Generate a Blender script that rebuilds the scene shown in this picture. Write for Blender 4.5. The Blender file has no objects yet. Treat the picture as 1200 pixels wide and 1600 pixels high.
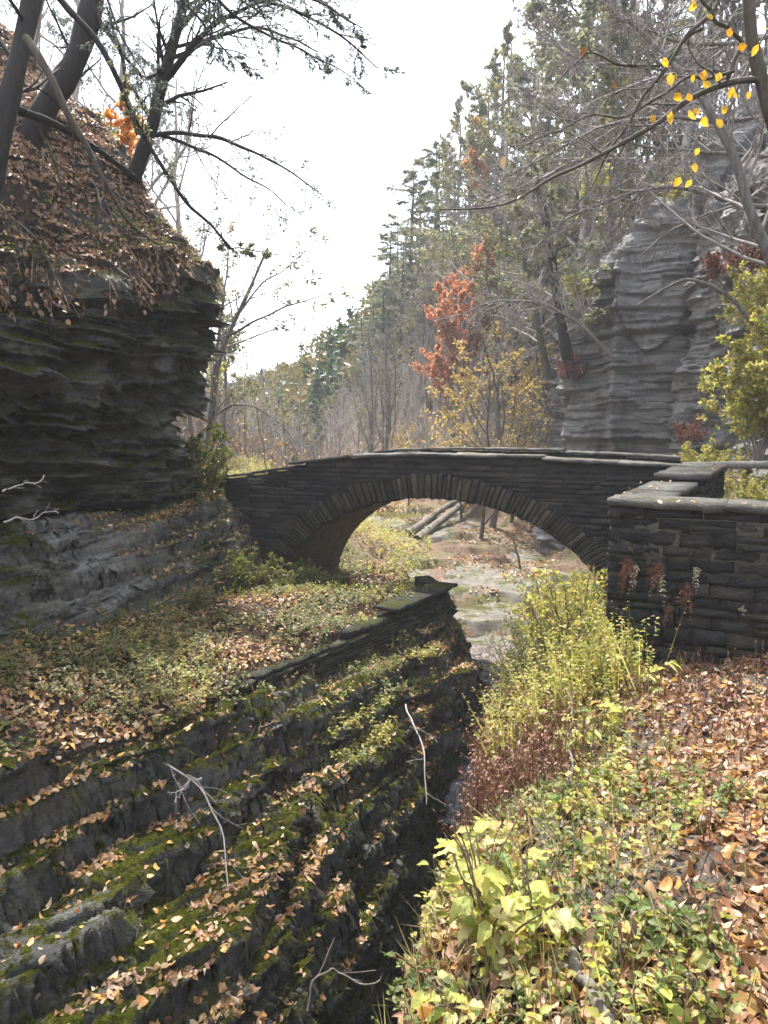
import bpy, math, random
import numpy as np
from mathutils import Vector
HAZE = True
R_ = math.radians
scn = bpy.context.scene

# ---------------------------------------------------------------- camera
F = 1155.0
PITCH = -math.atan((800 - 655) / F)
cam = bpy.data.cameras.new('camera'); camo = bpy.data.objects.new('camera', cam)
scn.collection.objects.link(camo)
cam.sensor_fit = 'VERTICAL'; cam.sensor_height = 36.0; cam.lens = 36.0 * F / 1600
cam.clip_start = 0.05; cam.clip_end = 3000
camo.location = (0, 0, 0); camo.rotation_euler = (math.pi / 2 + PITCH, 0, 0)
scn.camera = camo
# ---------------------------------------------------------------- light
SUN_EL, SUN_AZ = 59.0, -12.0      # azimuth in degrees to the right of +Y
w = bpy.data.worlds.new('World'); scn.world = w; w.use_nodes = True
nt = w.node_tree; nt.nodes.clear()
wo = nt.nodes.new('ShaderNodeOutputWorld'); bg = nt.nodes.new('ShaderNodeBackground')
sky = nt.nodes.new('ShaderNodeTexSky'); sky.sky_type = 'NISHITA'; sky.sun_disc = False
sky.sun_elevation = R_(SUN_EL); sky.sun_rotation = R_(SUN_AZ); sky.air_density = 1.0; sky.dust_density = 2.0
mx = nt.nodes.new('ShaderNodeMix'); mx.data_type = 'RGBA'
tc = nt.nodes.new('ShaderNodeTexCoord'); mp = nt.nodes.new('ShaderNodeMapping'); mp.inputs['Scale'].default_value = (1.2, 1.2, 2.6)
nz = nt.nodes.new('ShaderNodeTexNoise'); nz.inputs['Scale'].default_value = 1.6; nz.inputs['Detail'].default_value = 6
rp = nt.nodes.new('ShaderNodeMapRange'); rp.inputs['From Min'].default_value = .32; rp.inputs['From Max'].default_value = .62
rp.inputs['To Min'].default_value = .35; rp.inputs['To Max'].default_value = .92
nt.links.new(tc.outputs['Generated'], mp.inputs[0]); nt.links.new(mp.outputs[0], nz.inputs[0])
nt.links.new(nz.outputs[0], rp.inputs[0]); nt.links.new(rp.outputs[0], mx.inputs[0])
nt.links.new(sky.outputs[0], mx.inputs[6]); mx.inputs[7].default_value = (5.2, 5.35, 5.6, 1)
nt.links.new(mx.outputs[2], bg.inputs[0]); bg.inputs[1].default_value = .145
nt.links.new(bg.outputs[0], wo.inputs[0])
sl = bpy.data.lights.new('sun', 'SUN'); sl.energy = 3.5; sl.angle = R_(2.0); sl.color = (1, .955, .89)
so = bpy.data.objects.new('sun', sl); scn.collection.objects.link(so)
sd = Vector((math.sin(R_(SUN_AZ)) * math.cos(R_(SUN_EL)), math.cos(R_(SUN_AZ)) * math.cos(R_(SUN_EL)), math.sin(R_(SUN_EL))))
so.rotation_euler = sd.to_track_quat('Z', 'Y').to_euler(); so.location = sd * 100
scn.view_settings.view_transform = 'Standard'; scn.view_settings.look = 'None'
scn.view_settings.exposure = 1.88; scn.view_settings.gamma = 1
cy = scn.cycles
cy.max_bounces = 7; cy.diffuse_bounces = 3; cy.glossy_bounces = 2; cy.transmission_bounces = 4; cy.volume_bounces = 1
cy.use_denoising = True; cy.use_adaptive_sampling = True; cy.adaptive_threshold = .02

def at(px, py, Y):
    u = (px - 600) / F; v = (800 - py) / F
    d = np.array([u, math.cos(PITCH) - v * math.sin(PITCH), math.sin(PITCH) + v * math.cos(PITCH)])
    return d * (Y / d[1])

# ---------------------------------------------------------------- helpers
rng = np.random.default_rng(11)
def hsh(i, j, k, s):
    with np.errstate(over='ignore'):
        h = (i.astype(np.int64) * 73856093) ^ (j.astype(np.int64) * 19349663) ^ (k.astype(np.int64) * 83492791) ^ (s * 2654435761 & 0xffffffff)
        h = h & 0xffffffff
        h = ((h ^ (h >> 15)) * 2246822519) & 0xffffffff
        h = ((h ^ (h >> 13)) * 3266489917) & 0xffffffff
        h = h ^ (h >> 16)
    return h / 4294967295.0
def vn(x, y, z=0.0, s=0):
    x, y, z = np.broadcast_arrays(np.asarray(x, float), np.asarray(y, float), np.asarray(z, float))
    i, j, k = np.floor(x), np.floor(y), np.floor(z)
    a, b, c = x - i, y - j, z - k
    a = a * a * (3 - 2 * a); b = b * b * (3 - 2 * b); c = c * c * (3 - 2 * c)
    i = i.astype(np.int64); j = j.astype(np.int64); k = k.astype(np.int64)
    r = 0
    for di in (0, 1):
        for dj in (0, 1):
            for dk in (0, 1):
                r = r + hsh(i + di, j + dj, k + dk, s) * (a if di else 1 - a) * (b if dj else 1 - b) * (c if dk else 1 - c)
    return r
def fbm(x, y, z=0.0, s=0, o=4):
    r = 0; A = .5; f = 1.0
    for q in range(o):
        r = r + A * vn(np.asarray(x) * f, np.asarray(y) * f, np.asarray(z) * f, s + q); A *= .5; f *= 2.03
    return r / (1 - .5 ** o)
def unit(v):
    return v / np.maximum(np.linalg.norm(v, axis=-1, keepdims=True), 1e-9)

def mesh(name, V, faces, m=None, smooth=False):
    """faces: list of (n,k) index arrays"""
    V = np.asarray(V, float).reshape(-1, 3)
    faces = [np.asarray(f, np.int64) for f in faces if len(f)]
    me = bpy.data.meshes.new(name)
    nl = sum(f.size for f in faces); nf = sum(len(f) for f in faces)
    me.vertices.add(len(V)); me.vertices.foreach_set('co', V.astype(np.float32).ravel())
    me.loops.add(nl); me.loops.foreach_set('vertex_index', np.concatenate([f.ravel() for f in faces]).astype(np.int32))
    me.polygons.add(nf)
    tot = np.concatenate([np.full(len(f), f.shape[1]) for f in faces])
    st = np.concatenate([[0], np.cumsum(tot)[:-1]])
    me.polygons.foreach_set('loop_start', st.astype(np.int32))
    if smooth: me.polygons.foreach_set('use_smooth', np.ones(nf, bool))
    me.update(calc_edges=True); me.validate()
    if m: me.materials.append(m)
    return me
def ob(name, me, parent=None, label=None, cat=None, group=None, kind=None, loc=None):
    o = bpy.data.objects.new(name, me); scn.collection.objects.link(o)
    if parent is not None: o.parent = parent
    if label: o['label'] = label
    if cat: o['category'] = cat
    if group: o['group'] = group
    if kind: o['kind'] = kind
    if loc is not None: o.location = loc
    return o
def empty(name, loc, label, cat, group=None, rz=0, sc=1):
    o = ob(name, None, None, label, cat, group, None, loc); o.rotation_euler.z = rz
    o.scale = (sc, sc, sc) if np.isscalar(sc) else sc
    o.empty_display_size = .2
    return o
def copy_thing(o, loc, rz, sc, label, tilt=(0, 0)):
    c = o.copy(); scn.collection.objects.link(c)
    c.location = loc; c.rotation_euler = (tilt[0], tilt[1], rz); c.scale = (sc, sc, sc) if np.isscalar(sc) else sc
    c['label'] = label
    for ch in list(o.children):
        d = ch.copy(); scn.collection.objects.link(d); d.parent = c
    return c

class Acc:
    """collects vertex and face arrays"""
    def __init__(s): s.V = []; s.F = {}; s.n = 0
    def add(s, V, *Fs):
        V = np.asarray(V, float).reshape(-1, 3)
        for f in Fs:
            f = np.asarray(f, np.int64)
            s.F.setdefault(f.shape[1], []).append(f + s.n)
        s.V.append(V); s.n += len(V)
    def mesh(s, name, m=None, smooth=False):
        return mesh(name, np.concatenate(s.V), [np.concatenate(f) for f in s.F.values()], m, smooth)

# ---------------------------------------------------------------- materials
def new_mat(name):
    m = bpy.data.materials.new(name); m.use_nodes = True
    t = m.node_tree; t.nodes.clear()
    return m, t
def N(t, ty, **kw):
    n = t.nodes.new(ty)
    for k, v in kw.items():
        if k.startswith('i_'): n.inputs[k[2:].replace('_', ' ')].default_value = v
        else: setattr(n, k, v)
    return n
def ramp(t, stops, interp='LINEAR'):
    r = t.nodes.new('ShaderNodeValToRGB'); r.color_ramp.interpolation = interp
    e = r.color_ramp.elements
    while len(e) > 1: e.remove(e[-1])
    e[0].position = stops[0][0]; e[0].color = (*stops[0][1], 1)
    for p, c in stops[1:]:
        q = e.new(p); q.color = (*c, 1)
    return r
def mixc(t, fac, a, b, bt='MIX'):
    m = t.nodes.new('ShaderNodeMix'); m.data_type = 'RGBA'; m.blend_type = bt
    for s, v in ((0, fac), (6, a), (7, b)):
        if hasattr(v, 'is_output'): t.links.new(v, m.inputs[s])
        elif isinstance(v, tuple): m.inputs[s].default_value = (*v, 1)
        else: m.inputs[s].default_value = v
    return m.outputs[2]
def noise(t, scale, vec, det=5, rough=.6, sc3=None):
    if sc3:
        p = t.nodes.new('ShaderNodeMapping'); p.inputs['Scale'].default_value = sc3
        t.links.new(vec, p.inputs[0]); vec = p.outputs[0]
    n = t.nodes.new('ShaderNodeTexNoise'); n.inputs['Scale'].default_value = scale
    n.inputs['Detail'].default_value = det; n.inputs['Roughness'].default_value = rough
    t.links.new(vec, n.inputs['Vector'])
    return n.outputs[0]
def mrange(t, v, a, b, c=0., d=1.):
    m = t.nodes.new('ShaderNodeMapRange')
    t.links.new(v, m.inputs[0])
    for i, x in zip((1, 2, 3, 4), (a, b, c, d)): m.inputs[i].default_value = x
    return m.outputs[0]
def math_(t, op, a, b=0.):
    m = t.nodes.new('ShaderNodeMath'); m.operation = op
    for i, v in enumerate((a, b)):
        if hasattr(v, 'is_output'): t.links.new(v, m.inputs[i])
        else: m.inputs[i].default_value = v
    return m.outputs[0]

def rock_mat(name, dark, light, moss=.5, moss_up=.35, strat=(1., 1., 9.), soil=None, bump=.6, rough=.75, bdist=.03, mossc=((.014, .018, .003), (.085, .09, .012)), spec=.5, island=0., lam=False, stain=.4):
    m, t = new_mat(name)
    out = N(t, 'ShaderNodeOutputMaterial'); b = N(t, 'ShaderNodeBsdfPrincipled'); t.links.new(b.outputs[0], out.inputs[0])
    g = N(t, 'ShaderNodeNewGeometry'); pos = g.outputs['Position']
    n1 = noise(t, 2.2, pos, 8, .65, strat)
    n2 = noise(t, 14, pos, 6, .7, (1, 1, 3))
    r = ramp(t, [(.3, dark), (.52, tuple((a + c) / 2 for a, c in zip(dark, light))), (.72, light)])
    t.links.new(math_(t, 'ADD', math_(t, 'MULTIPLY', n1, .65), math_(t, 'MULTIPLY', n2, .35)), r.inputs[0])
    col = r.outputs[0]
    # brown stains
    st = mrange(t, noise(t, .9, pos, 5, .6), .52, .68)
    col = mixc(t, math_(t, 'MULTIPLY', st, stain), col, (.085, .062, .042))
    if island:
        rr = ramp(t, [(0, (.45, .43, .42)), (.4, (.9, .9, .92)), (.75, (1.2, 1.1, 1.0)), (1, (2.1, 1.9, 1.6))])
        t.links.new(g.outputs['Random Per Island'], rr.inputs[0])
        col = mixc(t, island, col, rr.outputs[0], 'MULTIPLY')
    sep = N(t, 'ShaderNodeSeparateXYZ'); t.links.new(g.outputs['Normal'], sep.inputs[0])
    if moss:
        up = mrange(t, sep.outputs[2], moss_up - .35, moss_up + .35)
        pn = mrange(t, math_(t, 'ADD', math_(t, 'MULTIPLY', noise(t, 1.3, pos, 6, .7), .6), math_(t, 'MULTIPLY', noise(t, 11, pos, 5, .7), .4)), .62 - moss * .35, .68 - moss * .35)
        f = math_(t, 'MULTIPLY', up, pn)
        mr = ramp(t, [(.3, mossc[0]), (.7, mossc[1])]); t.links.new(noise(t, 25, pos, 4), mr.inputs[0])
        col = mixc(t, f, col, mr.outputs[0])
    if soil:
        at_ = N(t, 'ShaderNodeAttribute', attribute_name='soil')
        sr = ramp(t, [(.3, soil[0]), (.7, soil[1])]); t.links.new(noise(t, 30, pos, 6, .7), sr.inputs[0])
        col = mixc(t, at_.outputs['Fac'], col, sr.outputs[0])
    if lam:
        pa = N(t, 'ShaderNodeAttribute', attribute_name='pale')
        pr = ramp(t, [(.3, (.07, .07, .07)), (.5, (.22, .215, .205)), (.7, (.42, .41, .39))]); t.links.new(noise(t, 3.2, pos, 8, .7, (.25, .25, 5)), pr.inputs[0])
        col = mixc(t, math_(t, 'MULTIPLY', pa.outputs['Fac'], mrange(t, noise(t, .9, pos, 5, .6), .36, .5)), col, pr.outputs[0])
    t.links.new(col, b.inputs['Base Color'])
    b.inputs['Roughness'].default_value = rough
    b.inputs['Specular IOR Level'].default_value = spec
    if moss:
        t.links.new(math_(t, 'ADD', math_(t, 'MULTIPLY', f, .95 - rough), rough), b.inputs['Roughness'])
        t.links.new(math_(t, 'MULTIPLY', math_(t, 'SUBTRACT', 1.05, f), spec), b.inputs['Specular IOR Level'])
    bp = N(t, 'ShaderNodeBump', i_Strength=bump, i_Distance=bdist)
    vo = N(t, 'ShaderNodeTexVoronoi'); vo.feature = 'DISTANCE_TO_EDGE'; vm = N(t, 'ShaderNodeMapping'); vm.inputs['Scale'].default_value = (3.5, 3.5, 14 if bdist < .1 else 5); vm.inputs['Rotation'].default_value = (.05, .03, .8)
    vw = N(t, 'ShaderNodeVectorMath'); vw.operation = 'ADD'; vn_ = N(t, 'ShaderNodeTexNoise'); vn_.inputs['Scale'].default_value = 3; t.links.new(pos, vn_.inputs['Vector']); vs = N(t, 'ShaderNodeVectorMath'); vs.operation = 'SCALE'; vs.inputs['Scale'].default_value = .3
    t.links.new(vn_.outputs['Color'], vs.inputs[0]); t.links.new(pos, vw.inputs[0]); t.links.new(vs.outputs[0], vw.inputs[1]); t.links.new(vw.outputs[0], vm.inputs[0]); t.links.new(vm.outputs[0], vo.inputs['Vector'])
    crack = mrange(t, vo.outputs['Distance'], 0., .06)
    hgt = math_(t, 'ADD', math_(t, 'ADD', math_(t, 'MULTIPLY', crack, .45), math_(t, 'MULTIPLY', noise(t, 9, pos, 8, .7, strat), 1.)), math_(t, 'MULTIPLY', noise(t, 60, pos, 4), .35))
    if lam:
        ro = N(t, 'ShaderNodeMapping'); ro.inputs['Rotation'].default_value = (0, 0, R_(-45)); t.links.new(pos, ro.inputs[0])
        ln = noise(t, 1.6, ro.outputs[0], 8, .75, (1, 9, 4)); hgt = math_(t, 'ADD', hgt, math_(t, 'MULTIPLY', ln, 1.6))
    t.links.new(hgt, bp.inputs['Height']); t.links.new(bp.outputs[0], b.inputs['Normal'])
    return m

def leaf_mat(name, cols, trans=.4, rough=.5, spot=.0, tint=1.25):
    m, t = new_mat(name)
    out = N(t, 'ShaderNodeOutputMaterial'); g = N(t, 'ShaderNodeNewGeometry')
    n = len(cols); r = ramp(t, [(i / n, c) for i, c in enumerate(cols)], 'LINEAR')
    t.links.new(g.outputs['Random Per Island'], r.inputs[0])
    col = r.outputs[0]
    v = noise(t, 35, g.outputs['Position'], 3)
    col = mixc(t, 1., col, mixc(t, v, (.7, .68, .62), (1.25, 1.25, 1.25)), 'MULTIPLY')
    if spot:
        col = mixc(t, math_(t, 'MULTIPLY', mrange(t, noise(t, 55, g.outputs['Position'], 4), .58, .66), spot), col, (.10, .05, .015))
    b = N(t, 'ShaderNodeBsdfPrincipled'); t.links.new(col, b.inputs['Base Color']); b.inputs['Roughness'].default_value = rough
    b.inputs['Specular IOR Level'].default_value = .35
    tr = N(t, 'ShaderNodeBsdfTranslucent'); t.links.new(mixc(t, 1., col, (tint, tint, tint * .8), 'MULTIPLY'), tr.inputs[0])
    mx = N(t, 'ShaderNodeMixShader'); mx.inputs[0].default_value = trans
    t.links.new(b.outputs[0], mx.inputs[1]); t.links.new(tr.outputs[0], mx.inputs[2]); t.links.new(mx.outputs[0], out.inputs[0])
    return m
def bark_mat(name, dark, light, sc=1., mossy=0):
    m, t = new_mat(name)
    out = N(t, 'ShaderNodeOutputMaterial'); b = N(t, 'ShaderNodeBsdfPrincipled'); t.links.new(b.outputs[0], out.inputs[0])
    tc = N(t, 'ShaderNodeTexCoord')
    n1 = noise(t, 9 * sc, tc.outputs['Object'], 7, .7, (2.5, 2.5, .5))
    r = ramp(t, [(.32, dark), (.68, light)]); t.links.new(n1, r.inputs[0]); col = r.outputs[0]
    if mossy: col = mixc(t, mrange(t, noise(t, 3, tc.outputs['Object'], 4), .5, .65), col, (.05, .06, .02))
    t.links.new(col, b.inputs['Base Color']); b.inputs['Roughness'].default_value = .9
    bp = N(t, 'ShaderNodeBump', i_Strength=.8, i_Distance=.02); t.links.new(n1, bp.inputs['Height']); t.links.new(bp.outputs[0], b.inputs['Normal'])
    return m
SOILC = ((.018, .013, .009), (.075, .052, .036))
M = {}
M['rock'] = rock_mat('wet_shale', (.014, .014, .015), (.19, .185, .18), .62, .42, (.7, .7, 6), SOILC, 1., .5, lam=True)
M['cliff'] = rock_mat('dry_shale', (.08, .08, .085), (.60, .58, .56), .08, .5, (.3, .3, 3.2), None, 1., .8, bdist=.12, spec=.3)
M['bank'] = rock_mat('bank_soil', (.03, .027, .024), (.12, .10, .08), .3, .5, (1, 1, 2), SOILC, .8, .9)
M['stone'] = rock_mat('wall_stone', (.010, .011, .013), (.060, .059, .062), .5, .8, (1, 1, 7), None, 1., .7, island=.9, spec=.3, stain=.12)
M['stone_b'] = rock_mat('bridge_stone', (.012, .012, .015), (.07, .068, .07), .15, .8, (1, 1, 6), None, 1., .75, island=.9, spec=.25, stain=.12)
M['voussoir'] = rock_mat('arch_stone', (.015, .015, .016), (.115, .105, .085), .25, .9, (3, 3, 2), None, .9, .8, island=.85, spec=.25)
M['coping'] = rock_mat('coping_slate', (.03, .03, .03), (.20, .19, .175), .3, .9, (1, 1, 1.5), None, .9, .75, island=.55, spec=.3)
M['vault'] = rock_mat('vault_stone', (.07, .052, .04), (.24, .19, .15), 0, .5, (1, 1, 8), None, .8, .8, spec=.2)
M['mortar'] = rock_mat('mortar', (.012, .012, .012), (.04, .038, .034), .2, .5, (1, 1, 3), None, .6, .9, spec=.2)
M['ledge'] = rock_mat('creek_ledge', (.06, .055, .045), (.27, .235, .19), .36, .6, (1, 1, 9), None, .8, .7, mossc=((.05, .055, .02), (.13, .13, .045)))
M['litter'] = leaf_mat('fallen_leaves', [(.28, .15, .07), (.48, .32, .17), (.15, .07, .04), (.60, .47, .31), (.32, .19, .10), (.42, .19, .06), (.54, .35, .11), (.10, .05, .03), (.40, .28, .20), (.22, .11, .06)], .25, .45)
M['litter_red'] = leaf_mat('russet_leaves', [(0.148, 0.061, 0.032), (0.266, 0.144, 0.086), (0.074, 0.034, 0.022), (0.355, 0.251, 0.173), (0.192, 0.084, 0.043), (0.281, 0.175, 0.115), (0.111, 0.061, 0.043), (0.340, 0.190, 0.065), (0.178, 0.076, 0.036)], .25, .42)
M['litter_brown'] = leaf_mat('brown_leaves', [(.17, .10, .075), (.34, .23, .17), (.09, .055, .045), (.46, .34, .27), (.26, .15, .11), (.44, .24, .12), (.36, .26, .21)], .25, .42)
M['green'] = leaf_mat('low_green_leaves', [(.05, .095, .02), (.12, .16, .03), (.07, .12, .035), (.24, .24, .05), (.04, .065, .015), (.34, .29, .08), (.10, .12, .03)], .4)
M['sage'] = leaf_mat('grey_green_leaves', [(.11, .13, .05), (.20, .20, .08), (.08, .115, .05), (.30, .28, .12), (.16, .13, .07)], .4)
M['yelgreen'] = leaf_mat('yellowing_leaves', [(.40, .40, .07), (.25, .31, .06), (.52, .46, .12), (.15, .22, .05), (.58, .52, .22), (.34, .24, .09)], .5)
M['yellow'] = leaf_mat('yellow_leaves', [(.50, .48, .13), (.40, .43, .12), (.56, .50, .15), (.30, .36, .09), (.55, .50, .25)], .5, spot=.5)
M['gold'] = leaf_mat('gold_leaves', [(.70, .40, .03), (.72, .48, .05), (.60, .30, .03)], .55, spot=.4)
M['goldtree'] = leaf_mat('golden_leaves', [(.50, .33, .10), (.42, .27, .10), (.58, .43, .15), (.32, .23, .10), (.27, .24, .11)], .5)
M['orange'] = leaf_mat('orange_leaves', [(.52, .21, .11), (.44, .17, .10), (.58, .28, .14), (.36, .17, .11)], .5)
M['needle'] = leaf_mat('hemlock_needles_hazed', [(.12, .15, .10), (.18, .20, .14), (.15, .165, .13), (.25, .24, .16)], .55)  # greens lightened to stand in for denser haze on the distant trees
M['pine'] = leaf_mat('dark_needles', [(.06, .085, .065), (.09, .12, .09), (.08, .10, .08)], .4)
M['drystem'] = leaf_mat('dead_stems', [(.13, .05, .03), (.22, .10, .06), (.32, .18, .12), (.09, .04, .03)], .15)
M['bracken'] = leaf_mat('russet_fern', [(.16, .06, .045), (.26, .11, .075), (.09, .035, .03)], .3)
M['palefern'] = leaf_mat('pale_fern', [(.55, .50, .40), (.48, .40, .20), (.60, .58, .48)], .4)
M['stemw'] = bark_mat('stem', (.07, .05, .03), (.20, .16, .09))
M['bark'] = bark_mat('dark_bark', (.005, .004, .004), (.024, .019, .018))
M['barkg'] = bark_mat('grey_bark', (.06, .055, .05), (.20, .18, .165))
M['barkm'] = bark_mat('brown_bark', (.035, .028, .024), (.13, .105, .09), 1, 1)
M['log'] = bark_mat('log_bark', (.06, .055, .048), (.22, .19, .16), .6)
M['twig'] = bark_mat('twig_bark_hazed', (.20, .18, .17), (.40, .36, .34))  # lichen grey, lightened further so the colour carries haze over far trees
M['wood'] = bark_mat('weathered_rail', (.10, .092, .085), (.24, .22, .20), 1.5)

# ---------------------------------------------------------------- lofted rock and soil sheets
def smooth1(A, k, ax):
    if k < 1: return A
    n = A.shape[ax]
    ker = np.hanning(2 * k + 3)[1:-1]; ker /= ker.sum()
    P = np.concatenate([np.repeat(A.take([0], ax), k, ax), A, np.repeat(A.take([-1], ax), k, ax)], ax)
    return sum(ker[i] * P.take(range(i, i + n), ax) for i in range(2 * k + 1))
def loft(stations, step, sm=(6, 3), wts=None):
    """stations: list of (y, [(x,z) or (x,y,z)...]); returns P (I,J,3), param j (J,)"""
    C = np.array([[(p[0], s[0], p[1]) if len(p) == 2 else p for p in s[1]] for s in stations], float)
    # resample along the profile
    seg = np.linalg.norm(np.diff(C, axis=1), axis=2).mean(0) * (1 if wts is None else np.array(wts))
    L = np.concatenate([[0], np.cumsum(seg)])
    J = int(L[-1] / step[1]) + 1; l = np.linspace(0, L[-1], J)
    par = np.interp(l, L, np.arange(len(L)))
    j0 = np.minimum(par.astype(int), C.shape[1] - 2); fj = (par - j0)[None, :, None]
    C2 = C[:, j0] * (1 - fj) + C[:, j0 + 1] * fj
    segi = np.linalg.norm(np.diff(C, axis=0), axis=2).mean(1); Li = np.concatenate([[0], np.cumsum(segi)])
    I = int(Li[-1] / step[0]) + 1; li = np.linspace(0, Li[-1], I); pi = np.interp(li, Li, np.arange(len(Li)))
    i0 = np.minimum(pi.astype(int), C.shape[0] - 2); fi = (pi - i0)[:, None, None]
    P = C2[i0] * (1 - fi) + C2[i0 + 1] * fi
    P = smooth1(smooth1(P, sm[0], 0), sm[1], 1)
    return P, par, pi
def normals(P):
    a = np.gradient(P, axis=0); b = np.gradient(P, axis=1)
    return unit(np.cross(b, a))
def strata(P, along, th, seed, blocky=.5, warp=.05, bw=2.2):
    """layer-wise protrusion in -0.5..0.5"""
    h = P[..., 2] + warp * (fbm(P[..., 0] * .7, P[..., 1] * .7, 0, seed, 3) - .5) * 4
    h = h + .6 * th * (vn(h / th * .37, along * .25, 0, seed + 5) - .5) * 2
    k = np.floor(h / th); f = h / th - k
    sm = vn(along / (th * 4.5), k * 7.31, k * 3.1, seed + 1)
    bl = hsh(np.floor(along / (th * bw) + 9 * hsh(k, k, k, seed + 2)).astype(np.int64), k.astype(np.int64), np.zeros_like(k, dtype=np.int64), seed + 3)
    v = (1 - blocky) * sm + blocky * bl - .5
    groove = np.clip(1 - f / .16, 0, 1) * .5
    return v - groove
def grid_faces(I, J):
    a = (np.arange(I - 1)[:, None] * J + np.arange(J - 1)[None, :]).ravel()
    return np.stack([a, a + 1, a + J + 1, a + J], 1)
def add_attr(me, name, val):
    a = me.attributes.new(name, 'FLOAT', 'POINT'); a.data.foreach_set('value', np.asarray(val, np.float32).ravel())

def terr(z, th, seed, x, y, s, gr=0.):
    """terrace the height z in steps of th (s = strength)"""
    q = z / th + 1.1 * (fbm(x * .9, y * .9, 0, seed, 4) - .5) * 2
    k = np.floor(q); f = q - k
    g = np.where(f < .12, f / .12 * .9, .9 + (f - .12) / .88 * .1)
    if gr: g = g - gr * (np.clip((f - .86) / .05, 0, 1) + (f < .02)) * np.clip((fbm(x * 2.2, y * 2.2, 0, seed + 50, 3) - .38) * 5, 0, 1)
    return z + s * th * (k + g - q)

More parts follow.
